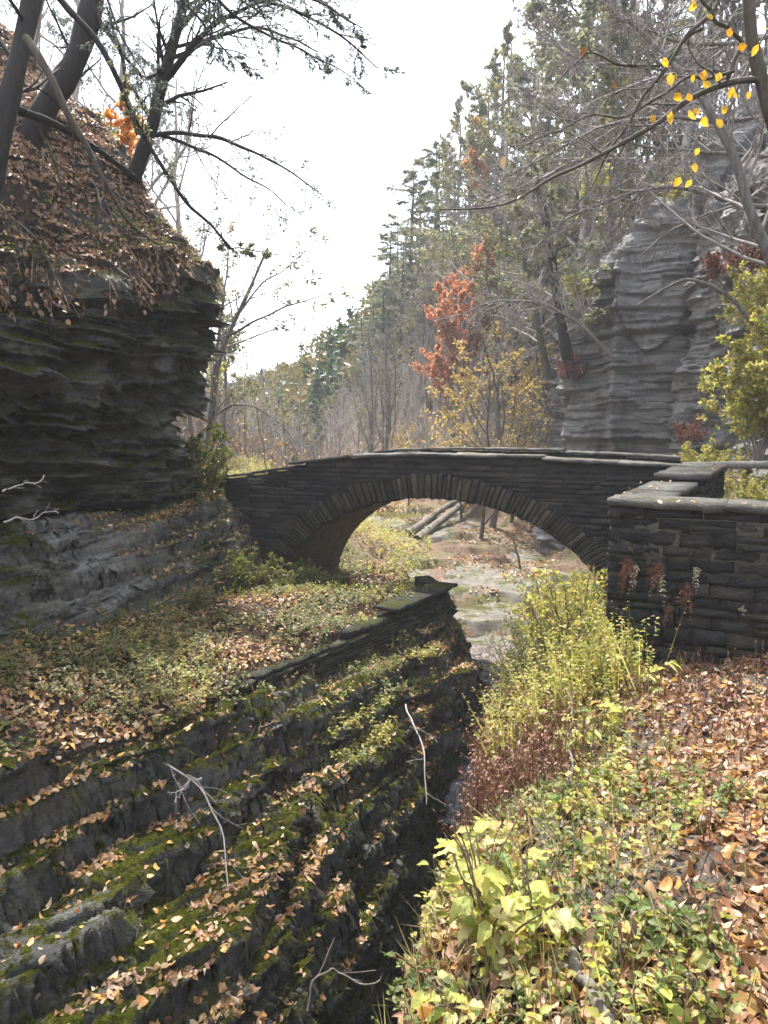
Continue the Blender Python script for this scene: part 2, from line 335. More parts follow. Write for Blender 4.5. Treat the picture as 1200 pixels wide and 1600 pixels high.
# left side of the gorge: chasm wall, shelves, terrace, ledges, overhanging cliff, leafy slope
ST = [
 (2.3, [(-0.95,-6.9),(-0.82,-4.5),(-1.12,-3.68),(-3.3,-3.22),(-3.45,-2.7),(-3.7,-2.65),(-3.8,-2.6),(-4.5,-2.2),(-5.2,-1.35),(-5.7,-1.2),(-5.3,0.6),(-5,1.3),(-6,2.4),(-8,4.5),(-10,6.5)]),
 (3.6, [(-1.1,-6.9),(-0.97,-4.5),(-1.225,-3.68),(-3.3,-3.22),(-3.45,-2.7),(-3.7,-2.65),(-3.8,-2.6),(-4.5,-2.2),(-5.2,-1.35),(-5.7,-1.2),(-5.3,0.6),(-5,1.3),(-6,2.4),(-8,4.5),(-10,6.5)]),
 (4.4, [(-0.88,-6.9),(-0.63,-4.45),(-0.996,-3.66),(-2.75,-3.22),(-2.95,-2.72),(-3.3,-2.68),(-3.4,-2.62),(-4.2,-2.2),(-4.95,-1.35),(-5.5,-1.2),(-5.1,0.6),(-4.8,1.3),(-5.8,2.5),(-7.5,4.5),(-10,6.5)]),
 (5.3, [(-0.62,-6.9),(-0.47,-4.55),(-0.889,-3.73),(-2.35,-3.32),(-2.55,-2.78),(-2.8,-2.74),(-2.9,-2.66),(-4,-2.2),(-4.8,-1.35),(-5.3,-1.2),(-4.9,0.6),(-4.6,1.3),(-5.6,2.5),(-7.5,4.6),(-10,6.8)]),
 (6.3, [(-0.1,-6.9),(-0.08,-4.75),(-0.54,-3.88),(-1.4,-3.44),(-1.6,-2.9),(-2.05,-2.88),(-2.15,-2.75),(-3.72,-2.15),(-4.6,-1.35),(-5.1,-1.2),(-4.7,0.6),(-4.45,1.35),(-5.4,2.5),(-7.3,4.8),(-10,7)]),
 (7.9, [(0.45,-6.9),(0.42,-4.85),(0.1,-4.08),(-0.5,-3.62),(-0.65,-3.2),(-1.48,-3.2),(-1.55,-2.85),(-3.4,-2.32),(-4.25,-1.4),(-4.85,-1.25),(-4.35,0.6),(-4.1,1.4),(-5,3),(-6.8,5.25),(-10,7.5)]),
 (9.3, [(0.8,-6.9),(0.75,-4.55),(0.45,-3.85),(0.1,-3.62),(0,-3.4),(-0.52,-3.35),(-0.58,-2.78),(-2.95,-2.5),(-3.75,-1.4),(-4.4,-1.25),(-3.85,0.7),(-3.6,1.6),(-4.5,3.3),(-6.2,5.35),(-10,8)]),
 (9.85, [(1.15,-6.9),(1.58,-3.95),(1.3,-3.62),(0.85,-3.52),(0.7,-3.32),(-0.12,-3.325),(-0.18,-2.74),(-2.75,-2.56),(-3.525,-1.4),(-4.2,-1.275),(-3.6,0.75),(-3.325,1.775),(-4.25,3.45),(-5.95,5.35),(-10,8)]),
 (10.4, [(1,-6.9),(1.2,-4.15),(0.95,-3.65),(0.75,-3.5),(0.65,-3.4),(0.28,-3.3),(0.22,-2.7),(-2.55,-2.62),(-3.3,-1.4),(-4,-1.3),(-3.35,0.8),(-3.05,1.95),(-4,3.6),(-5.7,5.35),(-10,8)]),
 (11.3, [(1.35,-6.9),(1.42,-4.25),(1.25,-3.7),(1.15,-3.5),(1.1,-3.4),(0.85,-3.3),(0.8,-2.66),(-2.3,-2.75),(-3,-1.4),(-3.7,-1.3),(-2.95,0.9),(-2.68,2.15),(-3.65,3.7),(-5.1,5.4),(-10,8)]),
 (11.9, [(1.4,-6.9),(1.42,-4.1),(1.3,-3.7),(1.2,-3.55),(1.15,-3.4),(1.05,-3.3),(1,-2.75),(-2.15,-2.9),(-2.85,-1.4),(-3.4,-1.3),(-2.78,0.9),(-2.62,2.15),(-3.8,3.6),(-5.3,5.25),(-10,8)]),
 (12.6, [(1.4,-6.9),(1.4,-4.2),(1.3,-3.9),(1.2,-3.7),(1.1,-3.5),(1,-3.2),(0.9,-2.95),(-2.1,-3.1),(-2.85,-1.4),(-3.75,-1.35),(-3.2,0.9),(-3.1,2.1),(-4.2,3.2),(-6.2,4.8),(-10,8)]),
 (14., [(1.2,-6.9),(1.2,-4.3),(1.1,-4.1),(1,-3.9),(0.9,-3.7),(0.7,-3.5),(0.5,-3.2),(-1.6,-3.2),(-2.9,-1.5),(-7,-1.4),(-7.2,0.4),(-7.4,1.9),(-8.2,3),(-9.5,4.5),(-14,8)]),
 (17., [(0.9,-6.9),(0.9,-4.2),(0.8,-4.1),(0.7,-3.9),(0.5,-3.8),(0.3,-3.6),(0.1,-3.4),(-1.6,-3.2),(-3.2,-1.7),(-8.5,-1.5),(-8.7,0.2),(-9,1.6),(-9.6,2.5),(-11,4),(-15,7)]),
]
P, par, _ = loft(ST, (.017, .015), (12, 4), [1, 1.6, 1.6, 1.6, 1.2, 1, .9, 1.2, 1, 1, .9, .6, .5, .2])
along = P[..., 1] + .15 * P[..., 0]
X, Y, Z = P[..., 0].copy(), P[..., 1].copy(), P[..., 2].copy()
PR = np.broadcast_to(par[None, :], X.shape)
# vertical recesses and bulges of the cliff
cm = np.clip((PR - 8.3) / 1.2, 0, 1) * np.clip((11.3 - PR) / .6, 0, 1)
rec = .55 * np.exp(-((Y - 10.25) / .42) ** 2) + .3 * np.exp(-((Y - 8.9) / .25) ** 2) * (Z > -.2) - .18 * np.exp(-((Y - 9.5) / .3) ** 2)
P[..., 0] -= cm * rec + .30 * np.sin(np.pi * np.clip((PR - 9) / 1.0, 0, 1)) * (Y < 14)
# shelves: terrace the height
shelf = np.clip((PR - .6) / .5, 0, 1) * np.clip((5.1 - PR) / .5, 0, 1) + .9 * np.clip((PR - 6.9) / .3, 0, 1) * np.clip((8.6 - PR) / .4, 0, 1)
S_, T_ = (X + Y) * .707, (X - Y) * .707
P[..., 2] += shelf * (.22 * (fbm(T_ * .7, S_ * .3, 0, 77, 4) - .5) * 2 + .06 * (fbm(T_ * 3, S_ * .25, 0, 78, 3) - .5) * 2)
cI = np.floor(S_ * 2.2 + 1.5 * vn(S_ * 1.3, T_ * 2, 0, 90)); cJ = np.floor(T_ * 6 + 1.2 * vn(S_ * 2, T_ * 2, 0, 91))
P[..., 2] += np.clip(shelf, 0, 1) * .022 * (hsh(cI.astype(np.int64), cJ.astype(np.int64), np.zeros(cI.shape, np.int64), 92) - .5)
sh = np.clip(shelf, 0, 1); lowm = (PR < 5.2)
tl = .24 * T_ * lowm
P[..., 2] = terr(P[..., 2] - tl, .33, 5, S_ * .25, T_ * .2, sh * .88, .7) + tl
tl = .34 * T_ * lowm
P[..., 2] = terr(P[..., 2] - tl, .07, 9, S_ * .4, T_ * .3, sh * .9, .7) + tl
tl = .40 * T_ * lowm
P[..., 2] = terr(P[..., 2] - tl, .024, 19, S_ * 1.0, T_ * .8, sh * .8) + tl
# terrace and slope humps
tm = np.clip((PR - 5.6) / .5, 0, 1) * np.clip((7.1 - PR) / .4, 0, 1)
P[..., 2] += tm * ((fbm(X * 1.1, Y * 1.1, 0, 31, 5) - .5) * .35)
sm_ = np.clip((PR - 11.1) / .4, 0, 1)
P += sm_[..., None] * ((fbm(X * 1.2, Y * 1.2, Z, 41, 5) - .5) * .8)[..., None] * np.array([.4, 0, .9])
Nn = normals(P)
lmask = (lowm * sh)[..., None] if np.ndim(lowm) == 2 else (lowm * sh)[..., None]
bed = (P[..., 2] - .45 * T_) / .021; bed = bed + 1.6 * fbm(S_ * .8, T_ * .8, 0, 95, 3); bf = bed - np.floor(bed)
P = P + Nn * lmask * (.012 * (hsh(np.floor(bed).astype(np.int64), np.floor(S_ * 1.8 + 3 * hsh(np.floor(bed).astype(np.int64), cI.astype(np.int64) * 0, cI.astype(np.int64) * 0, 97)).astype(np.int64), cI.astype(np.int64) * 0, 96) - .5) * 2 - .010 * (bf < .2))[..., None]
Nn = normals(P)
steep = np.clip((1 - np.abs(smooth1(Nn[..., 2], 6, 1))) * 1.6, 0, 1)
amp = np.where(PR > 8.4, .62, .26)
amp = amp * (1 - .85 * tm) * (1 - .75 * sm_) * (1 - .6 * np.clip((PR - 10.3) / .6, 0, 1)) * (.15 + .85 * steep)
D = amp * (.75 * strata(P, along, .55, 2, .95) * (PR > 8.4) + .65 * strata(P, along, .24, 3, .9) + .38 * strata(P, along, .11, 13, .85) + .12 * strata(P, along, .05, 23, .7) + .5 * (fbm(X * .8, along * .8, Z * 1.2, 61, 4) - .5))
D += (PR > 8.4) * (PR < 11.2) * .32 * (np.floor(4 * vn(along * 1.1, Z * .35, 0, 66)) / 4 - .4)
# soft crumbling edge of the leafy rim
P = P + Nn * D[..., None]
P += Nn * (.02 * (fbm(X * 9, Y * 9, Z * 22, 88, 3) - .5))[..., None]
soil = np.clip(tm * 1.5, 0, 1) + np.clip(sm_ * 1.3, 0, 1) * (fbm(X * 1.6, Y * 1.6, Z * 1.6, 43, 4) > .40) + .6 * np.clip((PR - 5.05) / .3, 0, 1) * (PR < 5.9)
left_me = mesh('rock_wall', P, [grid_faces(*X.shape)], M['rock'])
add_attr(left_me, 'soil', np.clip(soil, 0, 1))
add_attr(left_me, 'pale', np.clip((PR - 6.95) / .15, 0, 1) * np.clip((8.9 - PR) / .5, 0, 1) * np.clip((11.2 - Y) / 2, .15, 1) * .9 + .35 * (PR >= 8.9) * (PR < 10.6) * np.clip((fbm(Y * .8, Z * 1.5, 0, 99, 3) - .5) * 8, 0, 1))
ob('left_rock_wall', left_me, label='dark layered shale wall and mossy shelves on the left of the gorge', kind='structure')
LEFT = (P, PR, normals(P))

# right bank under the camera
RB = [
 (-3, [(-.6,-7),(-.6,-1.75),(.2,-1.62),(1.5,-1.55),(3,-1.45),(6,-1.2),(9,-.2),(12,3)]),
 (0.2, [(-.5,-7),(-.45,-1.85),(.1,-1.64),(1.5,-1.58),(3,-1.5),(6,-1.3),(9,-.3),(12,3)]),
 (1.6, [(-.15,-7),(-.2,-2.0),(.2,-1.7),(1.2,-1.6),(3,-1.5),(6,-1.4),(9,-.4),(12,3)]),
 (2.3, [(.12,-7),(.02,-2.1),(.3,-1.8),(1.2,-1.66),(3,-1.55),(6,-1.4),(9,-.5),(12,3)]),
 (3.2, [(.4,-7),(.27,-2.3),(.5,-2.0),(1.4,-1.8),(3,-1.65),(6,-1.5),(9,-.5),(12,3)]),
 (4.5, [(.68,-7),(.6,-2.65),(1.0,-2.3),(1.7,-1.98),(3,-1.8),(6,-1.6),(9,-.5),(12,3)]),
 (6.0, [(.92,-7),(.86,-3.1),(1.1,-2.7),(1.9,-2.15),(3,-1.95),(6,-1.7),(9,-.5),(12,3)]),
 (7.4, [(1.0,-7),(.98,-3.5),(1.4,-3.1),(2.1,-2.6),(3.1,-2.0),(6,-1.7),(9,-.3),(12,4)]),
 (9.0, [(1.6,-7),(1.55,-4.2),(2.0,-3.8),(2.7,-3.1),(3.8,-2.0),(6.5,-1.8),(9,-1),(12,5)]),
 (10.6, [(2.4,-7),(2.35,-4.4),(2.8,-4.0),(3.5,-3.2),(4.3,-2.0),(6.8,-1.75),(8.6,-.9),(12,6)]),
 (12.5, [(2.6,-7),(2.6,-4.5),(3.0,-4.1),(3.6,-3.4),(4.6,-2.4),(6.8,-1.7),(8.2,-.4),(12,7)]),
 (15.5, [(2.9,-7),(3.1,-4.4),(3.5,-4.0),(4.1,-3.5),(5.1,-2.7),(6.6,-1.9),(7.9,-.2),(12,7)]),
]
P, par, _ = loft(RB, (.03, .028), (8, 5))
X, Y, Z = [P[..., i].copy() for i in range(3)]
PR = np.broadcast_to(par[None, :], X.shape)
fm = np.clip((PR - .9) / .5, 0, 1)
P[..., 2] += fm * ((fbm(X * .9, Y * .9, 0, 131, 5) - .5) * .34 + (fbm(X * 5, Y * 5, 0, 132, 3) - .5) * .05)
rk = fm * np.clip((fbm(X * .55 + 3, Y * .55, 0, 140, 3) - .56) * 9, 0, 1)
rk = np.maximum(rk, np.exp(-(((X - .95) / .4) ** 2 + ((Y - 3.0) / .75) ** 2) ** 2))   # bare slab right of the big yellow plant
P[..., 2] = terr(P[..., 2], .06, 15, X * 1.2, Y * .7, rk * .95)
edge = 1 - fm
Nn = normals(P)
P = P + Nn * (edge * .16 * (strata(P, Y, .16, 55) + .6 * strata(P, Y, .06, 56)))[..., None]
bank_me = mesh('bank', P, [grid_faces(*X.shape)], M['bank'])
add_attr(bank_me, 'soil', np.clip(fm * (1 - rk), 0, 1))
ob('right_bank', bank_me, label='leaf strewn soil bank falling to the gorge on the right', kind='structure')
RIGHT = (P, PR, normals(P), rk)

# far ground: one sheet to the horizon
def Hfar(x, y):
    yy = [-40, 0, 9.2, 9.8, 12, 16, 20, 25, 30, 40, 60, 100, 200, 600, 1500]
    Lf = np.interp(y, yy, [-5.5, -5.5, -5, -4.5, -3.5, .2, .6, .1, -1.5, -6, -14, -28, -70, -200, -500])
    Rt = np.interp(y, yy, [3.4, 3.4, 3.6, 3.6, 3.9, 4.5, 4.6, 4.2, 3, -.5, -5, -16, -48, -150, -400])
    bed = np.interp(y, yy, [-7, -7, -6.9, -4.75, -4.6, -4.2, -3.95, -3.85, -3.8, -3.8, -3.6, -3.2, -1, 6, 20])
    dr = np.maximum(x - Rt, 0); dl = np.maximum(Lf - x, 0)
    nr0 = -2.75 - bed; near = np.interp(dr, [0, .6], [0, 1]) * nr0 + np.interp(dr, [.6, 4.6, 7, 9, 20, 60, 400], [0, .2, 2.5, 8, 16, 36, 130])
    mid = np.interp(dr, [0, 2.2, 3.3, 4.8, 7, 20, 60, 400], [0, 1.2, 1.8, 9.0, 12, 21, 40, 130])
    far = np.interp(dr, [0, 1, 10, 30, 80, 400], [0, 1.4, 12, 26, 50, 130])
    vfar = np.interp(dr, [0, 40, 100, 300, 1500], [0, 13, 30, 70, 200])
    def blend(a, b, y0, y1):
        s = np.clip((y - y0) / (y1 - y0), 0, 1); return a * (1 - s) + b * s
    r = blend(blend(blend(near, mid, 14, 17.5), far, 23, 28), vfar, 75, 140)
    ln = np.interp(dl, [0, 4, 8, 30, 200], [0, 3, 9, 20, 70])
    lm = np.interp(dl, [0, 1.5, 4, 12, 40, 400], [0, .8, 2.2, 3.2, 16, 60])
    lf = np.interp(dl, [0, 5, 20, 60, 400], [0, 1.5, 5, 14, 60])
    l = blend(blend(ln, lm, 13, 17), lf, 40, 90)
    n = (fbm(x * .25, y * .25, 0, 201, 4) - .5) * np.clip((dr + dl) * .35, 0, 1.6) + (fbm(x * 1.3, y * 1.3, 0, 202, 4) - .5) * .35 * np.clip((y - 12) / 3, 0, 1)
    return bed + r + l + n
def axis(a, b, d0, c=0., g=1.045):
    r = [c]; d = d0
    while r[-1] < b: r.append(r[-1] + d); d = d if abs(r[-1] - c) < 16 else d * g
    l = [c]; d = d0
    while l[-1] > a: l.append(l[-1] - d); d = d if abs(l[-1] - c) < 16 else d * g
    return np.array(l[:0:-1] + r)
gx = axis(-900, 900, .14, 1); gy = axis(-60, 1500, .14, 22)
GX, GY = np.meshgrid(gx, gy, indexing='ij'); GZ = Hfar(GX, GY)
st = np.clip((GY - 13.5) / 2, 0, 1) * np.clip((38 - GY) / 6, 0, 1) * np.clip(1.5 - np.abs(GX - 2.3) / 4, 0, 1)
GZ = terr(GZ, .22, 210, GX * .35, GY * .35, st * .95)
mground, t = new_mat('forest_floor')
out = N(t, 'ShaderNodeOutputMaterial'); b = N(t, 'ShaderNodeBsdfPrincipled'); t.links.new(b.outputs[0], out.inputs[0])
g = N(t, 'ShaderNodeNewGeometry'); pos = g.outputs['Position']
r = ramp(t, [(.25, (.05, .03, .02)), (.45, (.14, .085, .055)), (.6, (.24, .16, .11)), (.78, (.36, .24, .15))]); t.links.new(noise(t, 11, pos, 8, .8), r.inputs[0])
r2 = ramp(t, [(.4, (.08, .08, .025)), (.7, (.17, .155, .05))]); t.links.new(noise(t, 8, pos, 6, .8), r2.inputs[0])
col = mixc(t, mrange(t, noise(t, .55, pos, 5, .6), .5, .6), r.outputs[0], r2.outputs[0])
t.links.new(col, b.inputs['Base Color']); b.inputs['Roughness'].default_value = .95
bp = N(t, 'ShaderNodeBump', i_Strength=1., i_Distance=.08); t.links.new(noise(t, 14, pos, 8, .8), bp.inputs['Height']); t.links.new(bp.outputs[0], b.inputs['Normal'])
ground_me = mesh('ground', np.stack([GX, GY, GZ], -1), [grid_faces(*GX.shape)[:, ::-1]], mground)
ob('ground', ground_me, label='forested valley floor and hillsides covered in brown leaves', kind='structure')

# stream
def wmat(name, col, rough, bumpd):
    m, t = new_mat(name)
    out = N(t, 'ShaderNodeOutputMaterial'); b = N(t, 'ShaderNodeBsdfPrincipled'); t.links.new(b.outputs[0], out.inputs[0])
    b.inputs['Base Color'].default_value = (*col, 1); b.inputs['Roughness'].default_value = rough; b.inputs['IOR'].default_value = 1.33
    g = N(t, 'ShaderNodeNewGeometry')
    bp = N(t, 'ShaderNodeBump', i_Strength=.5, i_Distance=bumpd); t.links.new(noise(t, 7, g.outputs['Position'], 4), bp.inputs['Height']); t.links.new(bp.outputs[0], b.inputs['Normal'])
    return m
wm = wmat('creek_water', (.035, .036, .022), .1, .03)
wx = np.linspace(-.5, 5.2, 80); wy = np.linspace(9.9, 27, 200); WX, WY = np.meshgrid(wx, wy, indexing='ij')
WZ = np.interp(WY, [9.9, 14, 17.5, 18, 22.5, 23, 27], [-4.5, -4.33, -4.22, -4.06, -4.03, -3.9, -3.85]) + .01 * fbm(WX * 4, WY * 4, 0, 300, 2)
ob('water', mesh('water', np.stack([WX, WY, WZ], -1), [grid_faces(*WX.shape)[:, ::-1]], wm, True), label='shallow olive creek water under the bridge', kind='structure')
lx = np.linspace(-1.5, 7, 240); ly = np.linspace(13.6, 34, 520); LX, LY = np.meshgrid(lx, ly, indexing='ij')
LZ = np.interp(LY, [13.6, 16, 20, 26, 34], [-4.42, -4.18, -4.0, -3.82, -3.7]) + .34 * (fbm(LX * .45, LY * .28, 0, 320, 4) - .5) + .10 * np.maximum(np.abs(LX - 2.4) - 2, 0) ** 1.3
LZ = terr(LZ, .27, 321, LX * .45, LY * .35, .97); LZ += .02 * fbm(LX * 5, LY * 5, 0, 322, 3)
out_ = np.abs(LX - 2.5) > 3.4; LZ = np.where(out_, LZ - 2.5 * (np.abs(LX - 2.5) - 3.4), LZ) - np.clip((LY - 31) / 3, 0, 1) * .8
ob('creek_ledge', mesh('creek_ledge', np.stack([LX, LY, LZ], -1), [grid_faces(*LX.shape)[:, ::-1]], M['ledge']), label='stepped grey green rock ledges of the creek bed beyond the arch', kind='structure')
bx = np.linspace(.9, 3.2, 120); by = np.linspace(10.0, 14.2, 200); BX, BY = np.meshgrid(bx, by, indexing='ij')
BZ = np.interp(BY, [10, 10.4, 13.5, 14.2], [-4.9, -4.40, -4.22, -4.5]) + .05 * (fbm(BX * 1.2, BY * 1.2, 0, 330, 3) - .5) + .035 * (vn(BX * 14, BY * 14, 0, 331) - .5)
gm, t = new_mat('pale_gravel'); out = N(t, 'ShaderNodeOutputMaterial'); b_ = N(t, 'ShaderNodeBsdfPrincipled'); t.links.new(b_.outputs[0], out.inputs[0]); g = N(t, 'ShaderNodeNewGeometry')
vo = N(t, 'ShaderNodeTexVoronoi'); vo.inputs['Scale'].default_value = 16; t.links.new(g.outputs['Position'], vo.inputs['Vector']); sp = N(t, 'ShaderNodeSeparateColor'); t.links.new(vo.outputs['Color'], sp.inputs[0])
rr = ramp(t, [(0, (.05, .045, .04)), (.5, (.12, .10, .09)), (1, (.24, .21, .19))]); t.links.new(sp.outputs[0], rr.inputs[0]); t.links.new(rr.outputs[0], b_.inputs['Base Color']); b_.inputs['Roughness'].default_value = .85; b_.inputs['Specular IOR Level'].default_value = .15
bp = N(t, 'ShaderNodeBump', i_Strength=.8, i_Distance=.03); bp.invert = True; t.links.new(vo.outputs['Distance'], bp.inputs['Height']); t.links.new(bp.outputs[0], b_.inputs['Normal'])
ob('gravel_bar', mesh('gravel_bar', np.stack([BX, BY, BZ], -1), [grid_faces(*BX.shape)[:, ::-1]], gm), label='pale gravel at the edge of the stream in front of the arch', kind='structure')
# small cascade dropping into the chasm
cx_ = np.linspace(.55, 2.2, 110); cv = np.linspace(0, 1, 120); CX, CV = np.meshgrid(cx_, cv, indexing='ij')
CYY = 9.95 - 1.0 * CV + .12 * fbm(CX * 3, CV * 4, 0, 310, 3); CZ = -4.47 - .75 * CV ** 1.4 + .34 * (fbm(CX * 6, CV * 3.5, 0, 311, 5) - .5)
wf = wmat('cascade_water', (.42, .46, .52), .25, .08)
t = wf.node_tree; g = N(t, 'ShaderNodeNewGeometry'); rr = ramp(t, [(.4, (.05, .06, .07)), (.55, (.14, .17, .20)), (.7, (.5, .53, .58))]); t.links.new(noise(t, 9, g.outputs['Position'], 8, .75), rr.inputs[0]); t.links.new(rr.outputs[0], [n for n in t.nodes if n.type == 'BSDF_PRINCIPLED'][0].inputs['Base Color'])
ob('cascade', mesh('cascade', np.stack([CX, CYY, CZ], -1), [grid_faces(*CX.shape)], wf, True), label='pale blue water sliding into the dark chasm', kind='structure')

# right cliff
def cliff_loft(ctrl, step, seed, amp):
    P, par, pi = loft([(0, c) for c in ctrl], step, (3, 4))
    X, Y, Z = [P[..., i].copy() for i in range(3)]
    seg = np.linalg.norm(np.diff(P[:, 5], axis=0), axis=1); al = np.concatenate([[0], np.cumsum(seg)])[:, None] + 0 * X
    Nn = normals(P)
    D = amp * (.7 * strata(P, al, 1.3, seed, 1., .05, 1.3) + .7 * strata(P, al, .42, seed + 10, 1., .05, 2.6) + .34 * strata(P, al, .15, seed + 20, 1., .05, 5.) + .16 * strata(P, al, .07, seed + 30, .8) + .5 * (fbm(al * .5, Z * .5, 0, seed + 7, 4) - .5))
    D += amp * 1.9 * (np.floor(4 * vn(al * .5, Z * .25, 0, seed + 8)) / 4 - .4)
    return P, al, Nn, D
def col_(px, d, dz=0, lean=0.):
    # a vertical column of the cliff over pixel column px at distance d
    b = at(px, 720, d); x, y = b[0], b[1]
    return [(x - .5, y - .1, -4.5), (x - .25, y - .05, -2.2), (x, y, -.8), (x - .03 + lean * .1, y, 1.2), (x + lean * .3, y, 3.0 + dz), (x + .15 + lean * .6, y + .1, 4.6 + dz), (x + 1.4 + lean, y + .1, 6.0 + dz), (x + 3.2, y + .2, 8.0 + dz), (x + 7, y + .4, 11 + dz)]
CL = [col_(845, 27, -1.6, .5), col_(868, 23.5, -1.4, .5), col_(880, 21.4, -1.0, .35), col_(905, 20.9, -.7, .2), col_(985, 20.2, .2, .1), col_(1040, 19.7, .6), col_(1060, 19.6, .6), col_(1064, 20.3, .6), col_(1070, 18.4, .4), col_(1120, 17.2, .4), col_(1165, 15.5, .6), col_(1260, 12.8, .6), col_(1500, 10., 0), col_(2100, 6, 0), col_(6000, 1.8, 0)]
P, al, Nn, D = cliff_loft(CL, (.04, .032), 400, .36)
cr = np.exp(-((al - al[np.argmin(np.abs(P[:, 5, 1] - 20.3)), 0]) / .2) ** 2)
P = P + Nn * (D - .5 * cr * (P[..., 2] < 4))[..., None]
ob('right_cliff', mesh('cliff', P, [grid_faces(*P.shape[:2])], M['cliff']), label='tall grey banded shale cliff behind the right end of the bridge', kind='structure')
RCL = (P, normals(P))

# ---------------------------------------------------------------- dry stone masonry
def stone(acc, o, e, u, n, w, h, dep, rs, jit=.22):
    """one rough block: lower-left front corner o, width w along e, height h along u, facing n, going back dep"""
    nx, nz = 5, 4
    a = np.linspace(0, 1, nx); c = np.linspace(0, 1, nz)
    A, C = np.meshgrid(a, c, indexing='ij')
    r = rs.random((nx, nz)); bev = min(.012, h * .2)
    edge = (A == 0) | (A == 1) | (C == 0) | (C == 1)
    out = np.where(edge, -bev * (1 + 1.5 * r), .0 + (r - .5) * min(.022, h * .3)) + (rs.random() - .5) * .045 + (A - .5) * (rs.random() - .5) * .04 + (C - .5) * (rs.random() - .5) * .03
    Xp = A * w + np.where(edge, 0, (rs.random((nx, nz)) - .5) * w * .06)
    Zp = C * h + np.where((C == 0) | (C == 1), (rs.random((nx, nz)) - .5) * h * jit, 0)
    Fv = o + Xp[..., None] * e + Zp[..., None] * u + out[..., None] * n
    B = np.array([o - dep * n, o + w * e - dep * n, o + w * e + h * u - dep * n, o + h * u - dep * n])
    V = np.concatenate([Fv.reshape(-1, 3), B]); idx = np.arange(nx * nz).reshape(nx, nz); k = nx * nz
    q = [[idx[i, j], idx[i + 1, j], idx[i + 1, j + 1], idx[i, j + 1]] for i in range(nx - 1) for j in range(nz - 1)]
    def fan(row, p, pp):
        L = [[row[i], row[i + 1], p] for i in range(len(row) - 1)]
        h_ = len(row) // 2
        return L[:h_] + [[row[h_], pp, p]] + [[row[i], row[i + 1], pp] for i in range(h_, len(row) - 1)]
    tr = fan(idx[:, 0][::-1], k + 1, k) + fan(idx[:, -1], k + 3, k + 2) + fan(idx[0, :], k, k + 3) + fan(idx[-1, :][::-1], k + 2, k + 1)
    acc.add(V, np.array(q), np.array(tr), np.array([[k, k + 3, k + 2, k + 1]]))
def boxm(acc, o, e, n, w, h, d, u=np.array([0, 0, 1.])):
    V = [o, o + w * e, o + w * e + d * n, o + d * n]; V = V + [v + h * u for v in V]
    acc.add(V, [[0, 3, 2, 1], [4, 5, 6, 7], [0, 1, 5, 4], [1, 2, 6, 5], [2, 3, 7, 6], [3, 0, 4, 7]])
def courses(acc, O, e, n, zb, zt, s0f, rs, h=(.07, .13), w=(.16, .5), dep=.12, gap=.006):
    """O: origin, e: along, n: facing; zb,zt bottom/top; s0f(z0,z1) -> list of (s0,s1) intervals"""
    u = np.array([0, 0, 1.]); z = zb
    while z < zt - .02:
        hh = rs.uniform(*h)
        if z + hh > zt - .04: hh = zt - z
        for a, b in s0f(z, z + hh):
            s = a
            while s < b - .01:
                ww = rs.uniform(*w) * (1.2 if hh < .09 else 1)
                if s + ww > b - w[0] * .6: ww = b - s
                base = O + s * e; base = np.array([base[0], base[1], z])
                if hh > .1 and rs.random() < .25 and ww > .2:
                    stone(acc, base, e, u, n, ww - gap, hh * .5 - gap, dep, rs); stone(acc, base + u * hh * .5, e, u, n, ww - gap, hh * .5 - gap, dep, rs)
                else: stone(acc, base, e, u, n, ww - gap, hh - gap, dep, rs)
                s += ww
        z += hh
def slab(acc, pts, th, rs, ov=.0):
    """rough flat slab over a quad of top points pts (4,3), thickness th; subdivided edge"""
    n1, n2 = 9, 4
    a = np.linspace(0, 1, n1)[:, None, None]; b = np.linspace(0, 1, n2)[None, :, None]
    T = (pts[0] * (1 - a) + pts[1] * a) * (1 - b) + (pts[3] * (1 - a) + pts[2] * a) * b
    J = (rs.random((n1, n2, 3)) - .5) * np.array([.035, .035, .014])
    T = T + J; B = T.copy(); B[..., 2] -= th; B += (rs.random(B.shape) - .5) * .014
    V = np.concatenate([T.reshape(-1, 3), B.reshape(-1, 3)]); k = n1 * n2; idx = np.arange(k).reshape(n1, n2)
    q = []
    for i in range(n1 - 1):
        for j in range(n2 - 1):
            q.append([idx[i, j], idx[i + 1, j], idx[i + 1, j + 1], idx[i, j + 1]]); q.append([idx[i, j] + k, idx[i, j + 1] + k, idx[i + 1, j + 1] + k, idx[i + 1, j] + k])
        for j, s in ((0, 1), (n2 - 1, -1)):
            f = [idx[i, j], idx[i, j] + k, idx[i + 1, j] + k, idx[i + 1, j]]; q.append(f if s > 0 else f[::-1])
    for j in range(n2 - 1):
        for i, s in ((0, -1), (n1 - 1, 1)):
            f = [idx[i, j], idx[i, j] + k, idx[i, j + 1] + k, idx[i, j + 1]]; q.append(f if s > 0 else f[::-1])
    acc.add(V, np.array(q))

